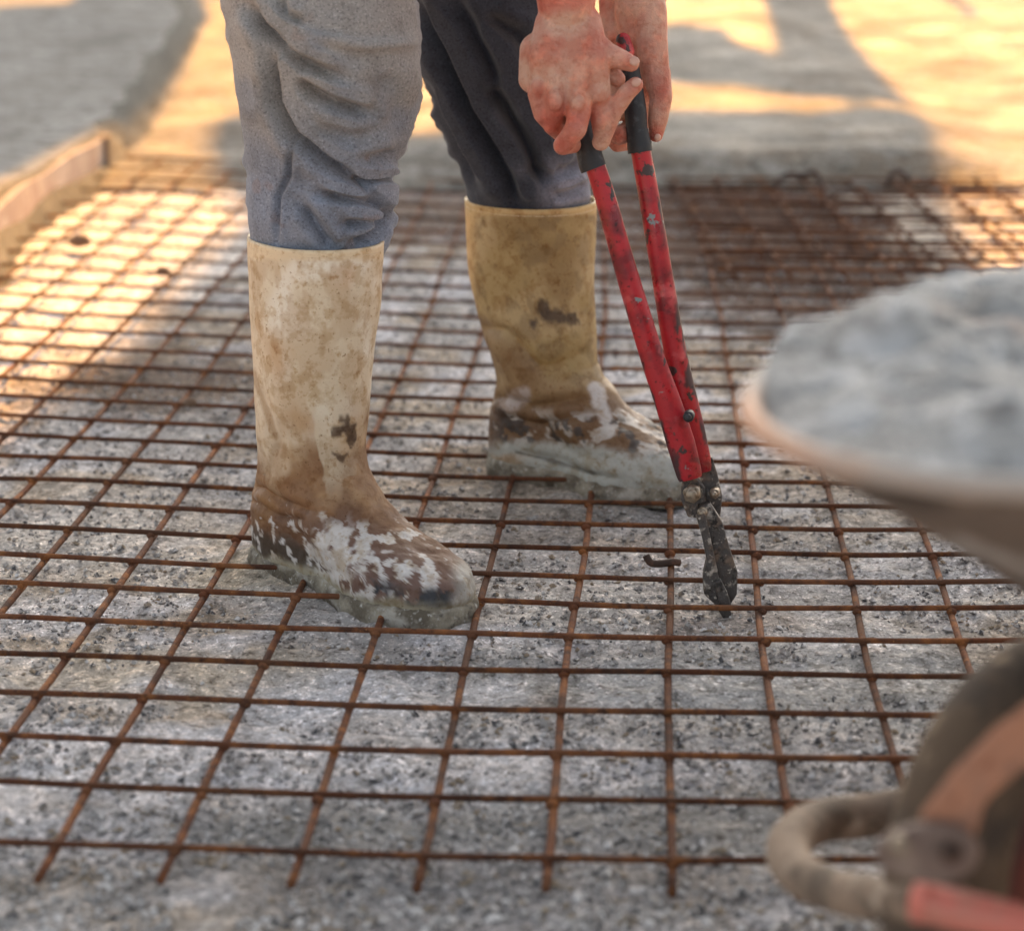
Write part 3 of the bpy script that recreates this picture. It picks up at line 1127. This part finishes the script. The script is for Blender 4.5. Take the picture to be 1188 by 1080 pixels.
# metacarpals
mc = [(626, 104, 2.264, 13), (645, 120, 2.252, 14), (671, 124, 2.250, 15), (694, 111, 2.262, 15)]
for (kx, ky, kY, kr), (wx, wy) in zip(mc, ((641, 28), (650, 22), (664, 22), (678, 28))):
    chain([(wx, wy, 2.283, 21), ((wx + kx) / 2, (wy + ky) / 2, 2.262, 21), (kx, ky, kY, kr)])
chain([(624, 60, 2.278, 22), (618, 92, 2.276, 17)])                  # heel of the hand on the outer side
chain([(650, 40, 2.29, 30), (660, 95, 2.29, 28)])                    # palm thickness
# fingers: little, ring, middle, index
chain([(624, 108, 2.262, 12.5), (629, 133, 2.264, 10.5), (640, 146, 2.292, 9.5), (660, 140, 2.315, 9)])
chain([(645, 126, 2.252, 12.5), (640, 146, 2.270, 10.5), (654, 158, 2.300, 10), (672, 152, 2.318, 10)])
chain([(672, 129, 2.248, 14.5), (668, 150, 2.238, 13), (653, 169, 2.248, 11.5), (666, 168, 2.296, 10)])
chain([(694, 116, 2.264, 14), (696, 140, 2.262, 11), (699, 163, 2.272, 10)])
for kx, ky, kY in ((624, 104, 2.250), (644, 120, 2.237), (671, 124, 2.235), (694, 111, 2.248)):
    p_ = W(kx, ky, Y=kY)
    body.ellipsoid(p_ + Vector((0, .004, .002)), (.0082, .0080, .011), n=14)
chain([(697, 165, 2.270, 10.5), (711, 130, 2.262, 11.5), (727, 108, 2.262, 10.5), (737, 99, 2.266, 9.5)])
# thumb
chain([(700, 78, 2.285, 14), (716, 92, 2.280, 10)])
chain([(684, 52, 2.275, 19), (704, 64, 2.268, 15), (719, 69, 2.266, 12.5), (732, 74, 2.266, 10)])

# left arm (farther), hand round the right grip
body.capsule(W(744, -70, Y=2.40), Vector((.21, 2.52, .90)), .035, .045)
body.capsule(Vector((.21, 2.52, .90)), Vector((.10, 2.62, 1.16)), .045, .054)
chain([(744, -70, 2.40, 38), (743, 4, 2.375, 30)])
chain([(734, 12, 2.375, 22), (738, 50, 2.372, 17), (744, 92, 2.372, 13)])
chain([(752, 12, 2.368, 22), (756, 50, 2.358, 19), (760, 88, 2.352, 17)])
chain([(728, 20, 2.385, 18), (720, 60, 2.390, 17), (716, 100, 2.388, 14), (720, 130, 2.372, 11)])
chain([(708, -10, 2.40, 14), (712, 40, 2.39, 16)])
# forefinger hanging down the right side of the grip
chain([(761, 86, 2.352, 17.5), (767, 112, 2.342, 13.5), (763, 140, 2.336, 12), (761, 157, 2.334, 8.5)])
# other fingers passing behind the grip and showing on its left
chain([(748, 92, 2.378, 14), (742, 120, 2.375, 12), (722, 128, 2.352, 11), (712, 130, 2.335, 10)])
chain([(748, 92, 2.378, 14), (744, 140, 2.376, 12), (729, 153, 2.352, 12), (719, 157, 2.328, 12)])
chain([(744, 140, 2.376, 11), (735, 164, 2.372, 10), (716, 168, 2.355, 9), (708, 160, 2.345, 8)])

# torso, neck, head (above the frame)
body.capsule((-.24, 2.50, 1.0), (-.06, 2.48, 1.12), .13, .13)
body.capsule((-.06, 2.48, 1.12), (.06, 2.48, 1.20), .13, .12)
body.capsule((.04, 2.33, 1.18), (.08, 2.62, 1.18), .07, .07)
body.capsule((.08, 2.48, 1.24), (.18, 2.47, 1.32), .06, .055)
HR = Matrix.Rotation(math.radians(62), 3, 'Y')
body.ellipsoid((.25, 2.46, 1.36), (.092, .074, .118), HR)
def hd(x, y, z):
    return Vector((.25, 2.46, 1.36)) + HR @ Vector((x, y, z))
body.capsule(hd(.085, 0, .01), hd(.112, 0, -.022), .009, .013)          # nose
body.capsule(hd(.082, -.02, -.055), hd(.082, .02, -.055), .008, .008)   # mouth
body.ellipsoid(hd(.06, 0, -.085), (.035, .035, .025), HR, 12)           # chin
for s in (-1, 1):
    body.ellipsoid(hd(-.005, s * .075, -.005), (.018, .010, .030), HR, 12)   # ear
    body.ellipsoid(hd(.078, s * .030, .020), (.010, .013, .010), HR, 12)     # eye
bo = body.build('body', M['skin'], person)
remesh(bo, .0018, 3, .5)
# skin colour: redder on knuckles, fingers and forearm
PB = verts_np(bo)
u, v = PR(PB)
cb = np.ones((len(PB), 3)) * [.60, .375, .285]
cb = mixc(cb, [.56, .26, .19], sst(.44, .62, fbm(PB, 45, 3, 8.)) * .6)
for (a, b, r, k) in ((620, 118, 20, .5), (640, 136, 20, .7), (672, 140, 20, .6), (696, 130, 18, .4), (655, 170, 20, .7), (634, 145, 14, .8), (765, 105, 22, .5), (762, 160, 14, .7), (737, 100, 12, .5), (733, 74, 12, .3), (719, 158, 14, .5), (700, 60, 30, .3)):
    cb = mixc(cb, [.52, .15, .11], sst(r * 1.5, r * .3, np.hypot(u - a, v - b)) * k)
cb = mixc(cb, [.58, .17, .13], sst(24, 4, v + (fbm(PB, 30, 3, 3.) - .5) * 26) * sst(706, 690, u) * .75)
setcol(bo, cb)


def nail(u_, v_, Y, du, dv, w, l):
    p = W(u_, v_, Y=Y)
    s = pxm(p)
    d = Vector((du, 0, -dv)).normalized()
    q = Vector((0, -1, .35)).normalized()
    sd_ = d.cross(q).normalized()
    q = sd_.cross(d)
    R = Matrix((d, sd_, q)).transposed()
    mb = MB()
    mb.ellipsoid(p, (l * s, w * s, 2.2 * s), R, 16)
    mb.build('finger_nail', M['nail'], bo)


nail(736, 71.5, 2.2545, 1, .15, 5.6, 6.2)
nail(738, 96, 2.2555, 1, -.6, 5.2, 5.8)
nail(763, 160, 2.3235, 0, 1, 4.0, 4.5)

# shirt and hair
sh = MB()
sh.capsule((-.26, 2.50, 1.0), (-.06, 2.48, 1.13), .165, .165)
sh.capsule((-.06, 2.48, 1.13), (.07, 2.48, 1.19), .165, .14)
sh.capsule((.03, 2.34, 1.17), (.02, 2.25, .93), .085, .066)
sh.capsule((.08, 2.62, 1.17), (.20, 2.53, .93), .085, .066)
sho = sh.build('shirt', M['shirt'], person)
remesh(sho, .006, 4)
hm = MB()
hm.ellipsoid(hd(-.012, 0, .022), (.097, .080, .110), HR)
hm.build('hair', M['hair'], person)

# ------------------------------------------------------------------ bolt cutters
def WY(u, v, Y):
    return W(u, v, Y=Y)


tip = W(843, 716, z=.012)
bc = empty('bolt_cutter', tip, 'long red bolt cutters with black grips, jaws down on the rusty mesh', 'bolt cutters')


def worn(o, side):
    P = verts_np(o)
    n = len(P) // 40
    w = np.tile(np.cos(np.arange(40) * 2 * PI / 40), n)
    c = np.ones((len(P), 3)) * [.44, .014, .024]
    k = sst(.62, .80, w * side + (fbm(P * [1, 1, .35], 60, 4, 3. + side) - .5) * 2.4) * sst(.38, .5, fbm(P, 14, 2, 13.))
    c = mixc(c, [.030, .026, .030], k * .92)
    k = sst(.60, .66, fbm(P, 38, 4, 9.)) * sst(-.5, .3, -w * side)
    c = mixc(c, [.10, .012, .018], k * .7)
    setcol(o, c)


def handle(pts, flat):
    P = smooth_pts([WY(u, v, Y) for u, v, Y, r in pts], 40)
    rr = np.interp(np.linspace(0, len(pts) - 1, len(P)), range(len(pts)), [p[3] for p in pts])
    ff = np.interp(np.linspace(0, len(pts) - 1, len(P)), range(len(pts)), flat)
    mb = MB()
    mb.tube(P, [r * pxm(p) for r, p in zip(rr, P)], 40, list(ff), up=(1, 0, .1))
    return mb


h1 = handle([(688, 186, 2.296, 11.5), (700, 222, 2.292, 12), (728, 320, 2.280, 13), (756, 412, 2.268, 14), (776, 470, 2.260, 15.5), (790, 515, 2.254, 16.5), (799, 548, 2.250, 15), (801, 556, 2.249, 13)],
            [1, 1, .85, .7, .55, .45, .42, .42])
h1o = h1.build('handle', M['red'], bc)
worn(h1o, -1)
h1o['label'] = 'left red handle, front one at the joint'
h2 = handle([(742, 168, 2.318, 11.5), (750, 212, 2.314, 12), (765, 300, 2.302, 12.5), (780, 390, 2.291, 13), (792, 450, 2.283, 14), (802, 495, 2.277, 15), (811, 535, 2.272, 14), (814, 548, 2.271, 11)],
            [1, 1, .9, .8, .65, .5, .45, .45])
h2o = h2.build('handle', M['red'], bc)
worn(h2o, 1)
h2o['label'] = 'right red handle with chipped paint, rear one at the joint'
g1 = handle([(664, 112, 2.306, 13), (674, 145, 2.302, 13.5), (681, 168, 2.299, 14), (686, 188, 2.297, 15.5), (689, 196, 2.296, 15.5)], [1] * 5)
g1.build('grip', M['grip'], bc)
g2_ = handle([(728, 70, 2.336, 12), (733, 100, 2.332, 12.5), (737, 128, 2.326, 13), (739, 150, 2.322, 12.5), (742, 170, 2.319, 14.5), (743, 177, 2.318, 14.5)], [1] * 6)
g2_.build('grip', M['grip'], bc)
ge = MB()
ge.capsule(WY(723, 47, 2.335), WY(727, 60, 2.334), 8.5 * .00091, 9 * .00091)
ge_ = ge.build('end_cap', M['red'], bc)
setcol(ge_, np.ones((len(ge_.data.vertices), 3)) * [.5, .02, .03])


def plate(pts, Y, th, name, m, bevel=.0015):
    """flat forged plate standing across the view"""
    mb = MB()
    P = [W(u, v, Y=Y + (v - 600) * -.00022) for u, v in pts]
    mb.prism(P, (0, th, .0))
    o = mb.build(name, m, bc, smooth=False)
    md = o.modifiers.new('b', 'BEVEL')
    md.width = bevel
    md.segments = 3
    return o


plate([(814, 540), (826, 530), (832, 548), (838, 575), (836, 600), (824, 604), (816, 590), (812, 565)], 2.262, .012, 'link_plate', M['steel'])
plate([(792, 556), (806, 552), (818, 566), (820, 590), (812, 602), (798, 600), (790, 580)], 2.246, .010, 'link_plate', M['steel'])
plate([(810, 588), (824, 584), (838, 606), (848, 640), (856, 664), (855, 690), (846, 704), (838, 700), (833, 668), (824, 640), (814, 612)], 2.236, .014, 'jaw', M['steel'])
plate([(808, 600), (818, 596), (824, 622), (830, 650), (836, 678), (844, 700), (850, 716), (840, 719), (828, 700), (817, 690), (816, 668), (820, 650), (815, 625)], 2.222, .013, 'jaw', M['steel'])
plate([(829, 676), (836, 672), (844, 688), (849, 704), (843, 710), (834, 698)], 2.216, .007, 'cutting_edge', M['steel'])
for (u, v, Y, r) in ((803, 573, 2.240, 11), (799, 483, 2.240, 6.5), (829, 572, 2.256, 6), (815, 594, 2.236, 6)):
    p = W(u, v, Y=Y)
    s = pxm(p)
    mb = MB()
    d = Vector((-.15, -1, .12)).normalized()
    mb.tube([p + d * -.012, p + d * .004, p + d * .0062], [r * s, r * s, r * s * .75], 6 if r > 7 else 14)
    mb.tube([p + d * .005, p + d * .0105, p + d * .0115], [r * s * .6, r * s * .6, r * s * .45], 14)
    mb.build('bolt', M['bolt'] if r != 6.5 else M['grip'], bc)

# ------------------------------------------------------------------ wheelbarrow
wb = empty('wheelbarrow', (.75, 1.35, 0), 'blurred mud stained wheelbarrow in the right foreground with beige rim and small front wheel', 'wheelbarrow')
ZR = .50
corner = [W(u, v, z=ZR) for u, v in ((1188, 562), (1100, 556), (1000, 540), (930, 520), (888, 497), (870, 475), (872, 452), (892, 430), (925, 408), (965, 392), (1010, 378), (1100, 352), (1188, 338))]
A0, A1 = corner[0], corner[-1]
rimp = [Vector((1.02, .93, ZR)), Vector((.75, .935, ZR)), Vector((.45, .955, ZR))] + corner + [Vector((.47, 1.66, ZR)), Vector((.56, 1.74, ZR)), Vector((.70, 1.75, ZR)), Vector((.98, 1.66, ZR)), Vector((1.09, 1.60, ZR)), Vector((1.12, 1.50, ZR)), Vector((1.11, 1.05, ZR)), Vector((1.08, .96, ZR))]
rimc = smooth_pts(rimp, 6, True)
cen = Vector((.66, 1.33, 0))
nrm_ = len(rimc)
levels = [(0, 0), (.06, .022), (.2, .052), (.4, .10), (.6, .15), (.8, .20), (.94, .232), (1.0, .24)]
V = []
bot = Vector((.70, 1.45, 0))
def shrink(p, k, z):
    q = Vector((p.x, p.y, 0))
    b_ = bot + Vector(((q.x - cen.x) * .49, (q.y - cen.y) * .45, 0))
    r = q.lerp(b_, k)
    return Vector((r.x, r.y, z))
for k, dz in levels:
    for p in rimc:
        V.append(shrink(p, k, ZR - dz))
F = [(a * nrm_ + q, a * nrm_ + (q + 1) % nrm_, (a + 1) * nrm_ + (q + 1) % nrm_, (a + 1) * nrm_ + q) for a in range(len(levels) - 1) for q in range(nrm_)]
F.append(tuple((len(levels) - 1) * nrm_ + q for q in range(nrm_)))
tray = mesh_obj('tray', V, F, M['tray'], wb)
md = tray.modifiers.new('t', 'SOLIDIFY')
md.thickness = .003
mb = MB()
rc = rimc + [rimc[0], rimc[1]]
mb.tube([p + Vector((0, 0, -.002)) for p in rc], .0060, 14, cap=False, up=(0, 0, 1))
rimo = mb.build('rolled_rim', M['rim'], tray)
rimo.matrix_parent_inverse = Matrix.Identity(4)
PR_ = verts_np(rimo)
cr_ = np.ones((len(PR_), 3)) * [.36, .33, .30]
cr_ = mixc(cr_, [.62, .36, .23], sst(.10, .02, np.hypot(PR_[:, 0] - .125, PR_[:, 1] - 1.09)) * .9)
cr_ = mixc(cr_, [.46, .33, .25], sst(1.12, 1.02, PR_[:, 1]) * sst(.5, .58, fbm(PR_, 12, 3, 3.)) * .8)
setcol(rimo, cr_)
# load
ncr = 60
V = []
for a in range(ncr + 1):
    k = a / ncr
    for p in rimc:
        ff = max(0, min(1, (p.y - 1.14) / .10)) * (1 if p.x < .8 else 0)
        q = Vector((cen.x + .02, cen.y, 0)).lerp(Vector((p.x, p.y, 0)), k * (.978 + .036 * ff))
        V.append((q.x, q.y, (.012 + .018 * ff) * k ** 3))
V = np.array(V)
kk = np.repeat(np.arange(ncr + 1) / ncr, nrm_)
V[:, 2] += ZR - .022 + .012 * (1 - kk) + sst(1, .82, kk) * .022
V[:, 2] += (fbm(V * [1, 1, 0], 11, 4, 4.) - .5) * .070 * sst(1.08, .8, kk) + (fbm(V * [1, 1, 0], 45, 3, 4.) - .5) * .02
back_ = sst(.0, .35, V[:, 1] - 1.2)
V[:, 2] += back_ * .012
F = [(a * nrm_ + q, a * nrm_ + (q + 1) % nrm_, (a + 1) * nrm_ + (q + 1) % nrm_, (a + 1) * nrm_ + q) for a in range(ncr) for q in range(nrm_)]
ld = mesh_obj('wet_concrete', V, F, M['wet'])
tag(ld, 'lumpy pale grey fresh concrete heaped in the wheelbarrow tray', 'concrete')

# wheel under the front of the tray
wc = W(1246, 1014, z=.160)
axd = Vector((.60, -.72, .16)).normalized()
R_ = axd.to_track_quat('Z', 'Y').to_matrix()


def lathe(mb, prof, n=72, c=wc, R=R_):
    V = []
    for (r, h) in prof:
        for q in range(n):
            w = 2 * PI * q / n
            V.append(c + R @ Vector((r * math.cos(w), r * math.sin(w), h)))
    m_ = len(prof)
    F = [(a * n + q, a * n + (q + 1) % n, ((a + 1) % m_) * n + (q + 1) % n, ((a + 1) % m_) * n + q) for a in range(m_) for q in range(n)]
    mb.add(V, F)


wh = MB()
RT = .127
lathe(wh, [(RT + .034 * math.cos(t) * (1.0 if math.cos(t) < 0 else .9), .040 * math.sin(t)) for t in np.arange(0, 2 * PI, PI / 10)])
wheel = MB()
lathe(wheel, [(.088, .026), (.096, .032), (.096, -.032), (.088, -.026), (.045, -.018), (.04, .010), (.05, .016)])
whl = wheel.build('wheel', M['hub'], wb)
ty = wh.build('tyre', M['tyre'], whl)
ty.matrix_parent_inverse = Matrix.Identity(4)
hb_ = MB()
lathe(hb_, [(.042, .020), (.042, -.020), (.02, -.05), (.018, .05)])
x = hb_.build('hub', M['hub'], whl)
x.matrix_parent_inverse = Matrix.Identity(4)

# bent guard tube in front of the wheel and frame bars
def tubepx(name, pts, r, m, n=16):
    P = smooth_pts([W(u, v, Y=Y) for u, v, Y in pts], 8)
    mb = MB()
    mb.tube(P, [r * pxm(p) for p in P], n)
    return mb.build(name, m, wb)


tubepx('guard_tube', [(1100, 930, 1.45), (1010, 945, 1.45), (950, 953, 1.43), (917, 976, 1.38), (922, 1008, 1.33), (965, 1032, 1.27), (1030, 1044, 1.20), (1110, 1048, 1.14)], 26, M['mudtube'])
M['obar'] = M['orange']
pl = MB()
Pp = [W(u, v, Y=1.10) for u, v in ((1062, 950), (1102, 897), (1150, 848), (1225, 790), (1240, 860), (1178, 900), (1140, 934), (1128, 975), (1085, 970))]
pl.prism(Pp, (.004, .008, 0))
o = pl.build('wheel_bracket', M['orange'], wb, smooth=False)
bmd = o.modifiers.new('b', 'BEVEL')
bmd.width = .003
br_ = MB()
Pp = [W(1084 + 52 * math.cos(t) * (1.0 if math.cos(t) > 0 else 1.35), 992 + 33 * math.sin(t), Y=1.085) for t in np.arange(0, 2 * PI, PI / 12)]
br_.prism(Pp, (.003, .010, 0))
o = br_.build('axle_bracket', M['bracket'], wb, smooth=False)
bmd = o.modifiers.new('b', 'BEVEL')
bmd.width = .002
for (u, v, r, m_) in ((1105, 990, 13, 'twig'), (1043, 980, 12, 'bolt')):
    p = W(u, v, Y=1.080)
    s = pxm(p)
    mb = MB()
    d = Vector((-.2, -1, .2)).normalized()
    mb.tube([p - d * .004, p + d * .003, p + d * .005], [r * s, r * s, r * s * .8], 12)
    mb.build('axle_bolt', M[m_], wb)
tubepx('red_frame_tube', [(1062, 1046, 1.10), (1085, 1050, 1.10), (1130, 1060, 1.09), (1215, 1080, 1.07), (1500, 1150, 1.00)], 24, M['redtube'])
# handles, rest legs and far frame (mostly outside the picture)
mb = MB()
mb.tube(smooth_pts([(.45, 1.30, .255), (.9, 1.20, .25), (1.35, 1.08, .40), (1.75, 1.0, .52)], 6), .016, 12)
mb.build('handle_bar', M['mudtube'], wb)
mb = MB()
mb.tube(smooth_pts([(.50, 1.52, .255), (.9, 1.50, .25), (1.35, 1.52, .40), (1.75, 1.55, .52)], 6), .016, 12)
mb.build('handle_bar', M['mudtube'], wb)
for y0, y1 in ((1.19, 1.12), (1.50, 1.55)):
    mb = MB()
    mb.tube(smooth_pts([(.85, y0, .25), (1.02, y1, .02), (1.10, y1, .02), (1.2, y0, .32)], 6), .013, 12)
    mb.build('leg', M['mudtube'], wb)

# ------------------------------------------------------------------ small scraps
def scrap(name, u, v, pts, r, label, cat, m='twig', group=None):
    c = W(u, v, z=.01)
    mb = MB()
    P = smooth_pts([c + Vector(p) for p in pts], 5)
    mb.tube(P, r, 8)
    o = mb.build(name, M[m])
    tag(o, label, cat, group)
    return o


scrap('wire_scrap', 768, 657, [(-.018, .003, .012), (-.012, 0, .004), (.0, -.002, .004), (.012, .001, .005), (.020, .003, .003)], .0042, 'short dark twisted scrap lying across a rod left of the cutter jaws', 'wire scrap')
scrap('wire_scrap', 930, 230, [(-.07, .0, .02), (-.03, .02, .05), (0, 0, .05), (.03, .02, .055), (.05, -.03, .02), (.06, -.09, .02)], .006, 'dark bent wire scrap at the back edge of the mesh before the fresh concrete', 'wire scrap')
scrap('wire_scrap', 1045, 225, [(-.03, .0, .02), (-.01, .02, .05), (0.02, 0, .03)], .006, 'small dark wire stub at the back edge of the mesh near the sunlit strip', 'wire scrap')


def clod(u, v, r, label, m='soil', sq=.6):
    c = W(u, v, z=.02)
    mb = MB()
    mb.ellipsoid((0, 0, 0), (r, r * .8, r * sq), n=24)
    P = np.array(mb.v) + [c.x, c.y, c.z]
    P = np.array([c.x, c.y, c.z]) + (P - [c.x, c.y, c.z]) * (.6 + .9 * fbm(P, 60, 3, 3.))[:, None]
    o = mesh_obj('mud_clod', P, mb.f, M[m])
    tag(o, label, 'clod')


clod(91, 282 - 2, .020, 'rusty brown clod stuck on the mesh in the sunlit strip at left')
clod(187, 314, .013, 'small rusty clod on a mesh crossing left of the front trouser leg')
clod(220, 467, .010, 'small dark clod on the mesh in the brown patch left of the pale boot')

# ------------------------------------------------------------------ unseen blockers added beyond the frame, cut to shape the shade
YW = 13.6


def up(p, yw=YW):
    """where the sun ray through a ground place meets the plane of the added shade blockers"""
    t = (yw - p[0][1] if False else yw - p[1]) / sd.y
    return Vector((p[0] + sd.x * t, yw, p[2] + sd.z * t))


def blocker(name, px, label, z=0.0, extra=None, yw=YW, frame=True):
    P = []
    for q in px:
        if len(q) == 2:
            P.append(up(W(q[0], q[1], z=z), yw))
        else:
            P.append(up(Vector((q[0], q[1], 0)), yw))
    e = empty(name, (sum(p.x for p in P) / len(P), yw, 0), label, 'hoarding')
    mb = MB()
    mb.prism(P, (0, .03, 0))
    mb.build('panel', M['blocker'], e, smooth=False)
    return e, P


main = [(-.98, -3.5, 0), (-.715, 3.0, 0), (42, 470), (92, 435), (138, 395), (180, 353), (210, 316), (242, 285), (278, 255), (280, 236), (240, 205), (236, 175), (246, 148), (270, 136), (330, 140), (400, 150), (455, 186), (540, 192), (600, 180), (700, 166), (850, 168), (1000, 164), (1066, 166),
        (1092, 182), (1096, 205), (1102, 235), (1116, 262), (1135, 300), (1150, 330), (.80, 3.4, 0), (.72, 2.4, 0), (.35, -3.5, 0)]
e, P = blocker('shade_blocker', main, 'tall plywood blocker added out of view beyond the fresh concrete to shade the worker')
for x_ in (-.1, 1.7):
    xw = .9 + x_ * .0
for xx in (0.72, 1.75):
    mb = MB()
    mb.tube([(xx + .0, YW + .08, 0), (xx + .0, YW + .08, 6.6)], .03, 12)
    mb.build('blocker_pole', M['steel'], e)
# lower blocker, cut to throw the dark column and broken shade behind
e2, P = blocker('shade_blocker', [(690, 66), (790, 50), (840, 60), (868, 84), (900, 92), (892, 40), (872, -40), (950, -60), (966, 10), (992, 55), (1018, 92), (1048, 132), (1062, 152), (960, 150), (880, 140), (790, 128), (690, 122)],
              'low blocker added out of view, its outline cut to the broken shade at the back', yw=YW + .10)
e3, P = blocker('shade_blocker', [(-900, 370), (-300, 360), (0, 262), (52, 226), (122, 186), (146, 178), (172, 146), (198, 108), (214, 76), (228, 48), (242, 20), (228, -4), (192, -30), (100, -40), (86, 8), (70, 30), (-10, 36), (-300, 40), (-900, 50)],
              'wide plywood blocker added out of view at left to shade the raised slab', yw=YW)
for xx in (-3.5, -1.2):
    mb = MB()
    mb.tube([(xx, YW + .08, 0), (xx, YW + .08, 3.3)], .03, 12)
    mb.build('blocker_pole', M['steel'], e3)
mb = MB()
mb.tube([(2.45, YW + .2, 0), (2.45, YW + .2, 2.4)], .03, 12)
mb.build('blocker_pole', M['steel'], e2)
